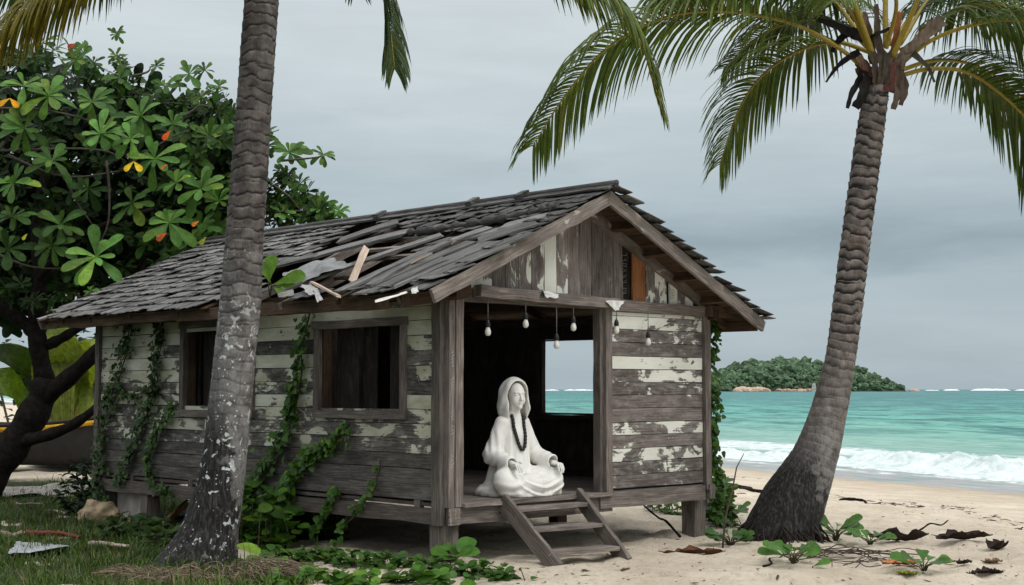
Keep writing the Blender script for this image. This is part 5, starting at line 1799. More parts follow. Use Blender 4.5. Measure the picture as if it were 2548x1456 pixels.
for (x, y, dy, c_, s, lab) in ((425, 335, -2.0, (.75, .10, .02), .26, 'orange-red leaf'), (333, 412, -2.1, (.80, .52, .02), .28, 'bright yellow leaf'), (417, 420, -2.0, (.65, .16, .04), .16, 'small orange leaf'), (415, 590, -2.2, (.70, .09, .015), .26, 'hanging red leaf'),
                          (495, 560, -2.0, (.72, .20, .03), .18, 'pale orange leaf'), (25, 255, -1.9, (.75, .34, .02), .28, 'orange-yellow leaf'), (190, 118, -.9, (.42, .06, .03), .22, 'dark red leaf'), (68, 592, -2.1, (.45, .42, .04), .16, 'yellow-green leaf'), (512, 600, -1.9, (.30, .36, .04), .2, 'lime leaf')):
    q = MB()
    for j in range(2 if s == .28 else 1):
        q.leaf(TP(x, y - 10, dy) - TI, V((rnd.uniform(-.6, .6) + (j - .5) * 1.6, -.3, -.6)), (rnd.uniform(-.3, .3), -1, .3), s * .68, s * .36, c_, OBOV, .4, .2)
    o = q.build('turned_leaf', ALM, tree); o['label'] = lab

# ================================================================== BROAD PLEATED PLANT, BACK SHRUBS
def big_leaf(mb, pts, W, col, inv, prof=None, pleat=.02, nn=9):
    C = catmull(pts, 18)
    vs, fs = [], []
    for i, p in enumerate(C):
        t = (C[min(i + 1, 18)] - C[max(i - 1, 0)]).normalized()
        s = t.cross(V((.1, -1, .15))).normalized()
        n = s.cross(t)
        f = i / 18
        w = W * .5 * (math.sin(math.pi * min(1, f * .93 + .05)) ** .8)
        for j in range(nn):
            q = (j / (nn - 1)) * 2 - 1
            vs.append(p + s * w * q + n * (abs(q) * w * .35 + pleat * ((j % 2) - .5)) + t * (abs(q) * w * -.25) - inv)
    for i in range(18):
        for j in range(nn - 1):
            a = i * nn + j
            fs.append((a, a + 1, a + nn + 1, a + nn))
    mb.add(vs, fs, col, None, True)
BIGL = leaf_mat('broad_leaf', .35, .45, .3, .35)
def BP(x, y, dy=0.0): return at(x, y, 34 + dy)
BI = V((BP(170, 1150).x, 34, 0))
bp = thing('broad_leaf_plant', 'plant with huge pleated yellow-green leaves under the dark tree', 'plant', BI)
for (pts, W, c_) in (([(165, 1130), (165, 1020), (160, 940), (140, 860), (115, 800)], 1.05, (.14, .19, .016)), ([(170, 1130), (185, 1010), (205, 930), (235, 880), (270, 860)], .85, (.19, .24, .02)),
                     ([(160, 1130), (120, 1030), (60, 970), (0, 950), (-60, 965)], .62, (.08, .13, .015)), ([(160, 1130), (130, 1010), (80, 920), (20, 880), (-40, 880)], .5, (.028, .05, .012)),
                     ([(172, 1130), (215, 1030), (240, 975), (265, 940)], .42, (.16, .11, .02)), ([(165, 1120), (150, 900), (125, 810), (130, 750), (165, 715)], .6, (.17, .21, .022)),
                     ([(168, 1120), (160, 920), (155, 830), (185, 775), (240, 765)], .5, (.12, .15, .016))):
    mb = MB(); big_leaf(mb, [BP(x, y, -.3 + .4 * (i % 3)) for i, (x, y) in enumerate(pts)], W * 1.42, c_, BI, None, .07, 15)
    mb.build('leaf', BIGL, bp)
m = MB(); m.tube([BP(180, 1155) - BI, BP(182, 1110) - BI, BP(178, 1040) - BI], [.16, .13, .06], 8, (.12, .09, .04)); m.build('stem', RACHIS, bp)

def shrub(name, lab, px, py, Y, rx, h, n, base, seed, leafL=(.2, .42), cat='shrub', group=None):
    r = random.Random(seed)
    g0 = ground_at(px, py); 
    c = at(px, py, Y); I = V((c.x, Y, float(ground_z(c.x, Y)) - .02))
    t = thing(name, lab, cat, I, 0, group)
    mb = MB(); tw_ = MB()
    for k in range(max(5, n // 90)):
        a = r.uniform(0, 6.28)
        tw_.tube([V((0, 0, -.05)), V((math.cos(a) * rx * .3, math.sin(a) * rx * .3, h * .4)), V((math.cos(a) * rx * .7, math.sin(a) * rx * .7, h * r.uniform(.5, .95)))], [.03, .02, .008], 5)
    for k in range(n):
        a = r.uniform(0, 6.28); q = r.random() ** .5
        zz = r.random()
        env = math.sin(math.pi * min(1, .15 + .8 * zz)) ** .6
        p = V((math.cos(a) * rx * q * env, math.sin(a) * rx * .8 * q * env, zz * h))
        d = V((math.cos(a) + r.gauss(0, .5), math.sin(a) + r.gauss(0, .5), r.uniform(-.4, .9)))
        L = r.uniform(*leafL); g = r.uniform(.5, 1.3) * (.55 + .6 * zz)
        mb.leaf(p, d, (r.gauss(0, .4), r.gauss(0, .4), 1), L, L * .5, tuple(b * g for b in base), OVAL, .5, .25)
    tw_.build('stem', TWIG, t)
    mb.build('foliage', ALM, t)
    return t
shrub('shrub', 'dark leafy shrub far left beside the boat', -230, 1180, 27, 1.3, 3.2, 500, (.016, .035, .014), 41)
shrub('shrub', 'dark shrub behind the pleated leaves nearest the hut corner', 262, 1150, 36, 1.0, 4.2, 260, (.018, .036, .014), 42)
shrub('shrub', 'tall dark thicket under the tree crown', 40, 1150, 39, 2.2, 4.8, 200, (.014, .03, .012), 43)
shrub('shrub', 'low dark weeds at the foot of the hut\'s back corner post', 225, 1265, 19.6, .42, .75, 420, (.014, .03, .012), 44, (.08, .17))

# ================================================================== CREEPERS
IVY = leaf_mat('creeper_leaves', .22, .45, .2, .2)
STEM = flat_mat('creeper_stem', (.06, .06, .03), .8, .2, .4, 20)
def vine(name, lab, pts, out, dens, size, base, spread, seed, group=None, cat='vine', stem_r=.008, taper_leaf=(1, 1), prof=HEART, stems=1, extra=None):
    """climbs along pts (world), leaves face `out`"""
    r = random.Random(seed)
    C = catmull(pts, 40)
    I = C[-1].copy() if C[-1].z < C[0].z else C[0].copy()
    t = thing(name, lab, cat, I, 0, group)
    out = V(out).normalized()
    sm_, mb = MB(), MB()
    side = out.cross(V((0, 0, 1))).normalized()
    for s in range(stems):
        q = []
        for i, p in enumerate(C):
            wv = V((0, 0, 0)) if i in (0,) else side * r.gauss(0, spread * .25)
            q.append(p + wv + out * (.012 + .006 * s) - I)
        sm_.tube(catmull(q[::4], 40), stem_r * (1 if s == 0 else .6), 5)
    Lt = sum((C[i + 1] - C[i]).length for i in range(40))
    n = int(Lt * dens)
    for k in range(n):
        f = r.random()
        i = min(39, int(f * 40))
        p = C[i].lerp(C[i + 1], f * 40 - i)
        sp = spread * (.6 + .6 * math.sin(f * 17 + seed) ** 2)
        sz = size * (taper_leaf[0] + (taper_leaf[1] - taper_leaf[0]) * f)
        p = p + side * r.gauss(0, sp * .55) + V((0, 0, 1)) * r.gauss(0, sp * .4) + out * (r.uniform(.015, .05) + abs(r.gauss(0, .03)))
        d = side * r.gauss(0, .8) + V((0, 0, -1)) * r.uniform(-.2, 1.0) + out * r.uniform(.1, .7)
        g = r.uniform(.45, 1.35)
        yl = max(0, r.gauss(0, .25))
        L = sz * r.uniform(.45, 1.05)
        mb.leaf(p - I, d, out + V((0, 0, r.uniform(.1, .8))) + side * r.gauss(0, .4), L, L * r.uniform(.75, .95), (base[0] * g * (1 + yl), base[1] * g * (1 + .3 * yl), base[2] * g), prof, .4, .2)
    sm_.build('stem', STEM, t)
    mb.build('foliage', IVY, t)
    return t
def sp_(px, py): return to_wld(side_pt(px, py, -.045))
NS = -HX
gname = 'creepers climbing the side wall'
DV = (.028, .066, .010); MV = (.042, .105, .014); BV = (.058, .145, .020)
def vpts(L): return [sp_(x, y) for x, y in L]
vine('climbing_vine', 'dark ivy strand nearest the far left corner post of the side wall', vpts([(332, 790), (325, 850), (305, 910), (290, 985), (268, 1050), (258, 1120), (252, 1200), (258, 1250)]), NS, 165, .08, DV, .18, 51, gname, stems=2)
vine('climbing_vine', 'dark vine hanging from the eave left of the small window', vpts([(408, 795), (402, 850), (395, 910), (392, 970), (365, 1030), (345, 1090), (325, 1150), (300, 1205)]), NS, 170, .085, DV, .15, 52, gname, stems=2)
vine('climbing_vine', 'short leafy vine just below and left of the small window', vpts([(445, 1005), (420, 1035), (398, 1075), (382, 1120), (378, 1165), (392, 1205), (432, 1222)]), NS, 130, .08, MV, .09, 53, gname)
vine('climbing_vine', 'thin vine crossing between the two left strands', vpts([(400, 960), (370, 970), (330, 985), (300, 960), (275, 985), (265, 1010)]), NS, 90, .08, DV, .08, 54, gname)
vine('climbing_vine', 'long vine running down between the palm trunk and the large window', vpts([(778, 770), (765, 830), (752, 900), (742, 960), (735, 1020), (715, 1080), (680, 1140), (640, 1200), (620, 1262)]), NS, 160, .10, MV, .13, 55, gname, stems=2, taper_leaf=(.75, 1.25), extra=1)
vine('climbing_vine', 'leafy vine slanting down from below the large window', vpts([(872, 1058), (850, 1085), (815, 1112), (770, 1140), (735, 1185), (718, 1230), (690, 1270), (670, 1310)]), NS, 180, .11, BV, .13, 56, gname, stem_r=.014, stems=2, taper_leaf=(.75, 1.2))
vine('climbing_vine', 'bare woody stem with few leaves under the large window', vpts([(862, 1050), (835, 1080), (800, 1112), (760, 1135)]), NS, 12, .08, MV, .04, 57, gname, stem_r=.018)
vine('climbing_vine', 'thin young shoot on the lower boards near the front corner', vpts([(948, 1145), (942, 1180), (935, 1215), (905, 1255), (890, 1275), (862, 1310), (850, 1340)]), NS, 60, .085, BV, .05, 58, gname, taper_leaf=(.7, 1.1))
vine('climbing_vine', 'short shoot rising between the slanting vine and the front corner', vpts([(842, 1215), (835, 1240), (815, 1275), (800, 1310), (790, 1340)]), NS, 80, .10, BV, .06, 59, gname)
fc = lambda px, py: to_wld(hut_plane(px, py, V((1, 0, 0)), W_ + .06))
rv = [at(x, y, 17.15) for x, y in ((1766, 800), (1768, 840), (1764, 900), (1763, 960), (1768, 1010), (1762, 1060), (1764, 1110), (1772, 1160), (1778, 1200), (1775, 1250), (1780, 1300))]
vine('climbing_vine', 'green creeper up the right corner post of the front wall', rv, (.55, -.8, .1), 190, .095, MV, .10, 60, None, stems=2, taper_leaf=(.85, 1.15))

# low leafy mounds
def mound(name, lab, cells, n, size, base, seed, h=.35, cat='creeper', inv=None, prof=ROUND, runners=6):
    r = random.Random(seed)
    pts = [ground_at(x, y) for x, y in cells]
    I = V((sum(p.x for p in pts) / len(pts), sum(p.y for p in pts) / len(pts), 0))
    I.z = float(ground_z(I.x, I.y))
    t = thing(name, lab, cat, I)
    mb, sm_ = MB(), MB()
    for k in range(n):
        i = r.randrange(len(pts)); j = max(0, min(len(pts) - 1, i + r.choice((-1, 0, 1))))
        p = pts[i].lerp(pts[j], r.random()) + V((r.gauss(0, .10), r.gauss(0, .10), 0))
        z0 = float(ground_z(p.x, p.y))
        p.z = z0 + r.random() ** 1.4 * h * (1 if len(cells) < 4 else .6 + .4 * math.sin(i * 1.7) ** 2)
        a = r.uniform(0, 6.28)
        d = V((math.cos(a), math.sin(a), r.uniform(-.1, .8)))
        L = size * r.uniform(.55, 1.3); g = r.uniform(.45, 1.3)
        yl = max(0, r.gauss(0, .3))
        if p.z - z0 > .06 and k % 3 == 0:
            sm_.tube([V((p.x + r.gauss(0, .03), p.y + r.gauss(0, .03), z0 - .02)) - I, p - I], [.006, .004], 5)
        mb.leaf(p - I, d, (r.gauss(0, .35), -.35 + r.gauss(0, .3), 1), L, L * r.uniform(.75, .98), (base[0] * g * (1 + yl), base[1] * g * (1 + .3 * yl), base[2] * g), prof, .3, .18)
    for k in range(runners):
        i = r.randrange(len(pts) - 1) if len(pts) > 1 else 0
        a, b = pts[i], pts[min(i + 1, len(pts) - 1)]
        q = []
        for s in range(7):
            p = a.lerp(b, s / 6 * 1.3 - .15) + V((r.gauss(0, .05), r.gauss(0, .05), 0))
            p.z = float(ground_z(p.x, p.y)) + .012
            q.append(p - I)
        sm_.tube(q, .006, 5)
    sm_.build('stem', STEM, t); mb.build('foliage', IVY, t)
    return t
mound('creeper', 'thick green creeper mound at the foot of the side wall right of the palm', [(640, 1290), (680, 1300), (730, 1320), (770, 1335), (700, 1345), (650, 1345), (790, 1320), (830, 1345), (640, 1330), (700, 1370), (620, 1360)], 1150, .15, BV, 71, .70)
mound('creeper', 'creeper runner with round leaves on the sand left of the corner stilt', [(690, 1400), (760, 1405), (830, 1402), (880, 1410), (940, 1412), (1000, 1420), (1060, 1418), (1130, 1428), (1190, 1432), (1245, 1440)], 560, .085, (.045, .115, .02), 72, .13)
mound('creeper', 'large round leaves in front of the palm foot', [(625, 1425), (650, 1415), (690, 1440)], 16, .20, (.09, .20, .03), 73, .16)
mound('creeper', 'foreground creeper leaves along the bottom edge of the sand', [(700, 1450), (780, 1452), (860, 1448), (940, 1450), (1010, 1452), (1090, 1450)], 220, .12, BV, 74, .12)
mound('creeper', 'small-leaved weeds on the grass in front of the hut\'s back stilt', [(250, 1330), (300, 1325), (350, 1320), (390, 1330), (330, 1340), (280, 1345)], 200, .11, (.030, .066, .018), 75, .20)
mound('creeper', 'weeds between the palm foot and the side wall', [(400, 1330), (420, 1345), (380, 1350)], 60, .12, (.040, .085, .02), 76, .16)
mound('creeper', 'green weeds under the right corner of the hut', [(1640, 1270), (1670, 1275), (1690, 1280)], 80, .12, BV, 77, .22)
mound('creeper', 'dark leafy weeds at the right corner stilt', [(1775, 1290), (1790, 1300), (1800, 1312)], 190, .15, MV, 78, .5)

def sprig(name, lab, px, py, n, size, base, seed, h=.2, spread=.6, prof=OBOV, cat='plant', aspect=.64, base_pt=None):
    r = random.Random(seed)
    p = base_pt or ground_at(px, py)
    I = V((p.x, p.y, float(ground_z(p.x, p.y)) if base_pt is None else p.z))
    t = thing(name, lab, cat, I)
    mb, sm_ = MB(), MB()
    n = int(n * 1.9) if n > 1 else 1; h *= .8
    for k in range(n):
        a = 6.28 * k / n * 1.0 + r.uniform(-.4, .4)
        tip = V((math.cos(a) * spread * size * r.uniform(.3, 1), math.sin(a) * spread * size * r.uniform(.3, 1), h * r.uniform(.35, 1)))
        sm_.tube([V((0, 0, -.03)), V((tip.x * .4, tip.y * .4, tip.z * .7)), tip], [.008, .006, .004], 5)
        d = V((math.cos(a), math.sin(a) - .2, r.uniform(.2, .9)))
        L = size * r.uniform(.75, 1.2); g = r.uniform(.7, 1.25)
        mb.leaf(tip, d, (0, -.6, 1), L, L * aspect, tuple(b * g for b in base), prof, .4, .25)
    sm_.build('stem', STEM, t); mb.build('foliage', IVY, t)
    return t
SG = (.065, .155, .028)
sprig('seedling', 'bright seedling with round leaves beside the front corner stilt', 1132, 1410, 6, .19, SG, 81, .16, .5, ROUND, 'seedling', .85)
sprig('seedling', 'leafy green seedling at the right foot of the leaning palm', 2080, 1345, 11, .20, SG, 82, .24, .8)
sprig('seedling', 'small green seedling right of the leaning palm', 2165, 1355, 7, .17, SG, 83, .16, .8)
sprig('seedling', 'pale green seedling in front of the leaning palm', 1975, 1405, 7, .20, SG, 84, .16, .7)
sprig('seedling', 'tall thin seedling with a bare stem left of the leaning palm', 1818, 1360, 12, .16, (.045, .11, .024), 85, .16, 1.0)
sprig('seedling', 'seedling with broad leaves behind the bare stem', 1820, 1295, 5, .24, SG, 86, .24, .6, OBOV)
sprig('seedling', 'green sprout beside the orange dry leaf', 2300, 1420, 6, .19, (.055, .135, .025), 87, .14, .7)
sprig('seedling', 'single lime leaf lying in front of the pale seedling', 2020, 1412, 1, .16, SG, 88, .02, .3)
# sprig growing out of the caved-in eave beside the trunk
spb = to_wld(roof_pt(672, 735, .03))
t = thing('roof_sprig', 'lime green sprig growing out of the broken eave beside the palm trunk', 'sprig', spb)
mb, sm_ = MB(), MB()
for (d, L, W2) in ((V((.1, -.1, 1)), .32, .15), (V((.95, -.2, .42)), .36, .17), (V((-.35, -.2, .9)), .26, .12), (V((.5, -.4, -.25)), .2, .1), (V((.75, 0, .1)), .22, .12)):
    st = V((random.uniform(-.02, .02), 0, .10))
    sm_.tube([V((0, 0, -.05)), st, st + d.normalized() * .05], [.008, .007, .005], 5)
    mb.leaf(st + d.normalized() * .04, d, (.1, -1, .5), L, W2, (.12, .24, .03), OBOV, .5, .3)
sm_.build('stem', STEM, t); mb.build('foliage', IVY, t)
# tall bare stem by the seedling
m = MB(); b0 = ground_at(1798, 1370)
m.tube([V((0, 0, -.03)), V((.03, 0, .3)), V((.12, 0, .65)), V((.16, 0, .85)), V((.24, 0, 1.0))], [.012, .011, .009, .007, .004], 6)
o = m.build('bare_stem', TWIG); o.location = (b0.x, b0.y, float(ground_z(b0.x, b0.y))); tag(o, 'tall bare stem standing upright left of the leaning palm', 'stem')

# ================================================================== GRASS
GRM = leaf_mat('grass_blades', .25, .5, .3, .2)
NG = 80000
gx = RNG.uniform(-8.5, -.2, NG); gy = 11.3 + 15 * RNG.random(NG) ** 1.5
dens = grass_mask(gx, gy)
hx = (gx - HC.x) * HX.x + (gy - HC.y) * HX.y; hy = (gx - HC.x) * HY.x + (gy - HC.y) * HY.y
keep = (RNG.random(NG) < dens * (.35 + .65 * sstep(.35, .6, fbm(gx * 1.3, gy * 1.3, 2.2, 3)))) & ~((hx > -.05) & (hx < W_) & (hy > 0) & (hy < L_)) & (gx / gy > -.40)
gx, gy = gx[keep], gy[keep]
n = len(gx)
gz = ground_z(gx, gy)
hgt = RNG.uniform(.04, .13, n) * (.6 + .9 * fbm(gx * .8, gy * .8, 5.5, 3)) * (1 + (RNG.random(n) < .05) * 1.2)
a = RNG.uniform(0, 6.28, n); lean = RNG.uniform(.2, 1.1, n)
wd = RNG.uniform(.004, .008, n)
dx, dy_ = np.cos(a), np.sin(a)
b = np.stack([gx, gy, gz - .01], 1)
sx = np.stack([-dy_, dx, 0 * dx], 1) * wd[:, None]
mid = b + np.stack([dx * lean * hgt * .35, dy_ * lean * hgt * .35, hgt * .65], 1)
tip = b + np.stack([dx * lean * hgt * 1.0, dy_ * lean * hgt * 1.0, hgt], 1)
vv = np.stack([b - sx, b + sx, mid + sx * .7, mid - sx * .7, tip], 1).reshape(-1, 3)
i = np.arange(n) * 5
me = bpy.data.meshes.new('grass')
me.from_pydata(vv.tolist(), [], np.stack([i, i + 1, i + 2, i + 3], 1).tolist() + np.stack([i + 3, i + 2, i + 4], 1).tolist())
g = RNG.uniform(.5, 1.35, n) * (.6 + .8 * fbm(gx * .5, gy * .5, 9.9, 2))
dry = (RNG.random(n) < .12)[:, None]
gc = np.where(dry, np.array([[.17, .14, .06]]), np.array([[.058, .105, .018]])) * g[:, None]
c = np.ones((n * 5, 4), np.float32); c[:, :3] = np.repeat(gc, 5, 0)
at_ = me.color_attributes.new('tint', 'FLOAT_COLOR', 'POINT'); at_.data.foreach_set('color', c.ravel())
me.materials.append(GRM)
o = bpy.data.objects.new('grass', me); COL.objects.link(o); tag(o, 'short green grass growing round the palm and under the tree', 'grass', kind='stuff')

# pile of dry fibres and roots round the foot of the left palm
m = MB()
r = random.Random(77)
pc = ground_at(520, 1432)
for k in range(720):
    a = r.uniform(2.6, 6.9); q = r.uniform(.12, .85) 
    p0 = V((pc.x + .05 + math.cos(a) * q * .95, pc.y - .03 + math.sin(a) * q * .55, 0))
    p0.z = float(ground_z(p0.x, p0.y)) + r.uniform(.0, .10) * (1 - q * .7)
    b_ = a + r.gauss(0, .8) 
    L = r.uniform(.15, .5)
    p1 = p0 + V((math.cos(b_) * L * .5, math.sin(b_) * L * .4, r.uniform(.02, .10)))
    p2 = p0 + V((math.cos(b_) * L, math.sin(b_) * L * .6, r.uniform(-.02, .05)))
    p2.z = max(p2.z, float(ground_z(p2.x, p2.y)))
    g = r.uniform(.4, 1.3)
    m.tube(catmull([p0 - LPI, p1 - LPI, p2 - LPI], 6), r.uniform(.002, .0045), 4, (.21 * g, .165 * g, .115 * g), False)
o = m.build('dry_fibres', tint_mat('dry_fibres', .9, .1, .3, 20)); o.location = LPI
tag(o, 'tangle of dry brown root fibres and grass round the spotted palm\'s foot', 'dry grass', kind='stuff')

# ================================================================== THINGS LYING ABOUT
DRIFT = wood_mat('driftwood', (.10, .08, .065), (.24, .20, .165), (.42, .36, .30))
DEADL = tint_mat('dead_leaf', .75, .2, .4, 14, .6)
def lying(name, lab, cat, px0, py0, px1, py1, rad, mat, col, bend=.03, h0=.0, h1=.0, group=None, n=12, knob=.15):
    a, b = ground_at(px0, py0), ground_at(px1, py1)
    I = (a + b) / 2
    q = []
    r = random.Random(int(px0 * 7 + py0))
    sd_ = (b - a).cross(V((0, 0, 1))).normalized()
    for i in range(5):
        f = i / 4
        p = a.lerp(b, f) + sd_ * r.gauss(0, bend)
        p.z = float(ground_z(p.x, p.y)) + rad * .6 + (.05 if px0 < 330 else 0) + h0 + (h1 - h0) * f
        q.append(p)
    I.z = min(p.z for p in q) - rad
    m = MB(); m.tube(catmull([p - I for p in q], n), [rad * (1 + knob * math.sin(i * 2.3 + px0)) * (1 - .35 * i / n) for i in range(n + 1)], 8, col)
    o = m.build(name, mat); o.location = I
    return tag(o, lab, cat, group)
lying('red_stick', 'dark red stick lying on the grass at left', 'stick', 66, 1338, 198, 1349, .034, flat_mat('red_paint', (.16, .018, .016), .6, .3, .4, 20), (.2, .02, .02), .01)
lying('pale_log', 'short pale bleached branch left of the red stick', 'branch', -40, 1340, 56, 1337, .04, DRIFT, (0, .95, .3), .01)
lying('pale_stick', 'pale stick on the grass between the red stick and the palm', 'stick', 218, 1362, 322, 1376, .028, DRIFT, (0, 1, .5), .03)
lying('branch', 'thin pale branch lying at the edge of the dark grass', 'branch', 40, 1272, 105, 1268, .018, DRIFT, (0, .9, .7), .03)
m = MB(); a, b = ground_at(405, 1318), ground_at(458, 1292)
I = (a + b) / 2; I.z = 0
m.beam(V((a.x, a.y, .06)) - I, V((b.x, b.y + .15, .20)) - I, .09, .03, (0, 0, 1), (0, .5, .2), 4, .004)
o = m.build('orange_board', wood_mat('orange_wood', (.34, .13, .03), (.60, .26, .07), (.66, .36, .14))); o.location = I; tag(o, 'short orange board leaning behind the spotted palm\'s foot', 'board')
# pale hollow lump and the block beside the back stilt
vv = ICO_V.copy(); nz = fbm(vv[:, 0] * 1.4 + 3, vv[:, 1] * 1.4, vv[:, 2] * 1.4, 3)
b2_ = bmesh.new(); bmesh.ops.create_icosphere(b2_, subdivisions=4, radius=1.0)
HV = np.array([v.co[:] for v in b2_.verts]); HF = np.array([[v.index for v in f.verts] for f in b2_.faces]); b2_.free()
def lump(name, lab, cat, px, py, Y, r, mat, seed, rough=.9, rz=0):
    v = HV.copy()
    nz = fbm(v[:, 0] * 1.3 + seed, v[:, 1] * 1.3, v[:, 2] * 1.3, 4)
    n2 = fbm(v[:, 0] * 4 + seed, v[:, 1] * 4, v[:, 2] * 4, 3)
    v = v * (1 + rough * (nz - .5) + .25 * (n2 - .5))[:, None] * np.array(r)
    p = at(px, py, Y)
    o = np_mesh(name, v, HF, mat)
    o.location = (p.x, Y, float(ground_z(p.x, Y)) + r[2] * .55); o.rotation_euler = (0, 0, rz)
    return tag(o, lab, cat)
lump('boulder', 'tan hollowed rock on the grass by the hut\'s back corner', 'rock', 250, 1290, 18.2, (.29, .22, .17), flat_mat('tan_rock', (.30, .235, .15), .9, .15, .6, 7, 1.0), 3.3, 1.7)
lump('boulder', 'smaller tan rock beside the back stilt', 'rock', 335, 1298, 17.9, (.2, .13, .09), flat_mat('tan_rock_small', (.30, .25, .17), .9, .15, .4, 5, .8), 8.1)
m = MB()
p0, p1 = to_wld((.20, L_ - .28, 0)), to_wld((.20, L_ - 1.15, 0))
I = (p0 + p1) / 2
m.beam(V((0, 0, 0)) + (p0 - I) + V((0, 0, .15)), V((0, 0, .15)) + (p1 - I), .52, .12, (0, 0, 1), (0, .5, .5), 6, .01)
o = m.build('foundation_slab', flat_mat('old_concrete', (.46, .42, .38), .9, .15, .35, 4, .4)); o.location = I
tag(o, 'pale concrete slab standing under the back of the hut', 'slab')
# pale scraps
def scrap(name, lab, cells, col, seed, z=.02, amp=.05):
    pts = [ground_at(x, y) for x, y in cells]
    I = V((sum(p.x for p in pts) / 4, sum(p.y for p in pts) / 4, 0))
    for p in pts: p.z = float(ground_z(p.x, p.y)) + z
    o = sheet(name, [p - I for p in pts], col, amp, 16, None, seed)
    o.location = I
    return tag(o, lab, 'scrap')
scrap('torn_tarp', 'crumpled grey-white sheet on the grass below the red stick', [(20, 1392), (178, 1384), (150, 1368), (36, 1366)], (.30, .32, .34), 21, .08, .035)
scrap('torn_tarp', 'long pale sheet half buried in the dark grass behind the rock', [(-20, 1240), (215, 1230), (225, 1212), (-10, 1222)], (.28, .25, .22), 22, .05, .07)
scrap('torn_tarp', 'pale sheet lying along the bottom of the boat', [(75, 1166), (250, 1178), (250, 1160), (85, 1144)], (.42, .45, .45), 23, .12, .05)

# dark curled leaves
def dead(lab, px, py, L, W, col, rz, seed, curl=1.6, tilt=.35, name='dead_leaf', cat='leaf'):
    r = random.Random(seed)
    p = ground_at(px, py)
    m = MB()
    n = 14
    nj = 9
    vs, fs = [], []
    for i in range(n + 1):
        f = i / n
        w = W * .5 * (math.sin(math.pi * (.06 + .9 * f)) ** .7) * (1 + .25 * math.sin(f * 14 + seed) + r.uniform(-.22, .22))
        for j in range(nj):
            q = j / (nj - 1) * 2 - 1
            a = q * curl * .5
            vs.append(V(((f - .5) * L + .05 * L * math.sin(q * 3 + seed), math.sin(a) * w / (curl * .5), (1 - math.cos(a)) * w / (curl * .5) + tilt * L * .7 * (f - .5) ** 2 * (1.6 if f > .5 else .4) + r.uniform(-.014, .014))))
    for i in range(n):
        for j in range(nj - 1):
            a = i * nj + j
            fs.append((a, a + 1, a + nj + 1, a + nj))
    zmin = min(v.z for v in vs)
    vs = [v - V((0, 0, zmin)) for v in vs]
    m.add(vs, fs, col, None, True)
    m.tube([V((-.5 * L, 0, tilt * L * .25 - zmin)), V((-.62 * L, .02, tilt * L * .3 - zmin + .01))], [.006, .004], 5, col)
    o = m.build(name, DEADL)
    o.location = (p.x, p.y, float(ground_z(p.x, p.y)) + .003); o.rotation_euler = (0, 0, rz)
    return tag(o, lab, cat)
DK = (.022, .012, .009); RB = (.085, .032, .015)
dead('rust brown curled leaf in the sand right of the steps', 1728, 1378, .62, .26, RB, .1, 1, 1.8, .12)
dead('largest black curled leaf, at the left of the dark three', 2235, 1345, .62, .34, DK, -.35, 2, 2.6, .5)
dead('long black curled leaf in the middle of the dark three', 2400, 1352, .62, .26, DK, .15, 3, 2.4, .2)
dead('small black upright leaf right of the dark three', 2482, 1370, .26, .30, DK, .5, 4, 2.8, .9)
dead('orange-brown dry leaf among the green sprouts', 2248, 1408, .38, .22, (.40, .15, .05), -.15, 5, 1.0, .15)
dead('yellow-green fallen leaf by the orange dry leaf', 2258, 1426, .20, .12, (.26, .28, .03), -.1, 6, .8, .1)
dead('round dark leaf near the lower right corner', 2462, 1420, .26, .17, DK, .0, 7, 2.0, .1)
dead('small dark leaf left of the round dark leaf', 2400, 1412, .16, .10, DK, .3, 8, 2.2, .3)
dead('tiny dark husk below the small dark leaf', 2418, 1426, .08, .06, DK, .3, 9, 2.2, .3)
dead('pale brown leaf in front of the right edge scatter', 2470, 1398, .20, .12, (.16, .10, .06), .2, 10, 1.6, .1)
dead('olive round leaf beside the green sprout', 2352, 1398, .2, .2, (.16, .14, .02), .4, 11, 1.0, .1)
lying('driftwood_stick', 'dark stick pointing right from the largest black leaf', 'stick', 2270, 1342, 2360, 1318, .012, BARK, (.02, .015, .012), .01, .05, .12)
lying('driftwood_stick', 'thin dark stick poking out of the sand in front of the palm', 'stick', 1905, 1412, 1945, 1380, .011, BARK, (.02, .015, .012), .02)
lying('driftwood_stick', 'dark pole propped under the hut\'s right sill', 'stick', 1692, 1338, 1590, 1300, .016, BARK, (.02, .015, .012), .02, .02, .30)
lying('driftwood_log', 'long thin driftwood lying behind the leaning palm', 'driftwood', 2085, 1218, 2180, 1226, .03, BARK, (.02, .015, .012), .1)
lying('driftwood_log', 'long dark driftwood left of the leaning palm', 'driftwood', 1790, 1176, 1960, 1208, .045, BARK, (.03, .02, .014), .15)
# tangle of dead twigs before the right palm
m = MB(); r = random.Random(91); pc = ground_at(2120, 1390)
for k in range(34):
    p = pc + V((r.gauss(0, .30), r.gauss(0, .22), 0)); a = r.gauss(.2, .7); L = r.uniform(.3, .8)
    q = []
    for s in range(4):
        x = p + V((math.cos(a), math.sin(a) * .5, 0)) * L * (s / 3 - .5) + V((r.gauss(0, .03), r.gauss(0, .03), 0))
        x.z = float(ground_z(x.x, x.y)) + .01 + r.random() * .09 * (1 - abs(s - 1.5) / 3)
        q.append(x - pc)
    m.tube(catmull(q, 8), r.uniform(.003, .007), 5, (.5, .5, .5))
o = m.build('twig_heap', flat_mat('dead_twigs', (.07, .055, .048), .9, .1, .4, 20)); o.location = pc
tag(o, 'heap of dead grey twigs in front of the leaning palm', 'twigs')

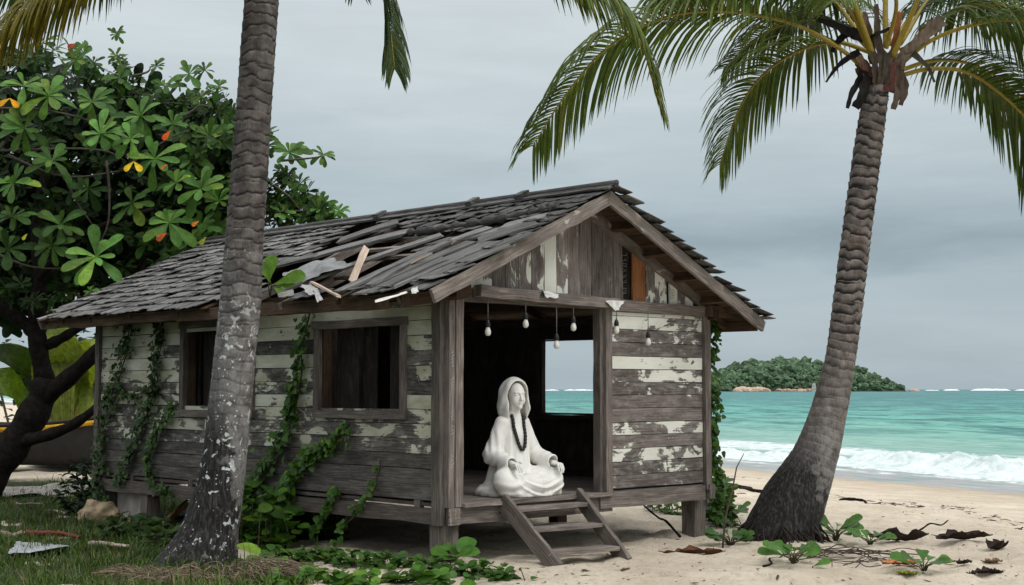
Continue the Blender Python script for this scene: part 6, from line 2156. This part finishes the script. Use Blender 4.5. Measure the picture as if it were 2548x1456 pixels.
# fine debris along the beach, uncountable
m = MB(); r = random.Random(13)
def bit(px, py, s, dark=1.0, spread=1):
    p = ground_at(px, py, -.05)
    for it in range(3):
        z = float(ground_z(p.x, p.y)); p = ground_at(px, py, z)
    p.z = float(ground_z(p.x, p.y)); L = s * r.uniform(.5, 1.6); a = r.uniform(0, 3.14)
    d = V((math.cos(a), math.sin(a), 0)); e = V((-d.y, d.x, 0)) * r.uniform(.2, .6)
    g = r.uniform(.5, 1.6) * dark
    n = 6
    vs = [p + V((0, 0, .005 + r.uniform(0, .006)))]
    for j in range(n):
        t_ = j / n * 6.283
        q_ = p + (d * math.cos(t_) + e * math.sin(t_)) * L * .5 * r.uniform(.55, 1.2)
        q_.z = float(ground_z(q_.x, q_.y)) + .001 + r.random() * .006
        vs.append(q_)
    m.add(vs, [(0, 1 + j, 1 + (j + 1) % n) for j in range(n)], (.055 * g, .036 * g, .024 * g), None, False)
for (x0, y0, x1, y1, n_, sp, s) in ((1790, 1178, 1960, 1192, 50, 4, .10), (2080, 1238, 2300, 1262, 110, 6, .11), (2060, 1222, 2110, 1235, 30, 4, .10), (2370, 1262, 2548, 1310, 60, 9, .12), (2240, 1245, 2420, 1270, 40, 10, .09), (2200, 1275, 2400, 1265, 24, 8, .08)):
    for k in range(n_):
        f = r.random()
        bit(x0 + (x1 - x0) * f + r.gauss(0, 8), y0 + (y1 - y0) * f + r.gauss(0, sp * .5), s)
for k in range(330):
    x = r.uniform(1150, 2548); y = 1225 + (1456 - 1225) * r.random() ** .8
    if x < 1780 and y < 1320: continue
    bit(x, y, r.choice((.02, .03, .03, .05, .08)), r.uniform(.7, 2.2))
for k in range(160):
    bit(r.uniform(860, 1780), r.uniform(1330, 1456), r.choice((.02, .03, .05)), r.uniform(.7, 2.4))
o = m.build('beach_debris', tint_mat('debris', .9, .1, .3, 20)); tag(o, 'scattered brown leaf litter and weed flecks over the sand', 'debris', kind='stuff')

# ================================================================== BOAT
YB = 30.0
def BO(x, y, dy=0): return at(x, y, YB + dy)
c0 = BO(60, 1110)
boat = thing('boat', 'black wooden boat with a yellow stripe pulled up behind the tree', 'boat', (c0.x, YB, 0), math.radians(-6))
secs = 24
xl, xr = -4.2, 2.6
hv, hf = [], []
np_ = 9
for i in range(secs + 1):
    f = i / secs
    x = xl + (xr - xl) * f
    wid = .75 * (math.sin(math.pi * (.04 + .92 * f)) ** .55)
    top = 1.02 + .35 * (2 * f - 1) ** 2 - .12 * f
    for j in range(np_):
        q = j / (np_ - 1) * 2 - 1
        hv.append((x, wid * math.sin(q * 1.45) / math.sin(1.45), .12 + (top - .12) * abs(q) ** 2.2))
for i in range(secs):
    for j in range(np_ - 1):
        a = i * np_ + j
        hf.append((a, a + 1, a + np_ + 1, a + np_))
m = MB(); m.add(hv, hf, (.5, .5, .5), None, True); m.build('hull', flat_mat('black_hull', (.030, .029, .028), .6, .3, .3, 3), boat)
YEL = flat_mat('yellow_stripe', (.72, .40, .02), .6, .3, .3, 6)
for j, dz, r_ in ((0, -.06, .07), (np_ - 1, -.06, .07), (0, -.30, .05)):
    m = MB(); m.tube([V(hv[i * np_ + j]) + V((0, (-.02 if j == np_ - 1 else .02) if dz > -.2 else .10, dz)) for i in range(secs + 1)], r_, 6); m.build('stripe', YEL, boat)
for j in (0, np_ - 1):
    m = MB(); m.tube([V(hv[i * np_ + j]) for i in range(secs + 1)], .05, 6); m.build('gunwale', flat_mat('dark_gunwale', (.02, .014, .010), .7, .2, .3), boat)
m = MB()
for f in (.25, .5, .75):
    x = xl + (xr - xl) * f
    m.beam((x, -.6, .85), (x, .6, .85), .2, .04, (1, 0, 0), (0, .4, .3), 2)
m.build('thwart', BROWNW, boat)
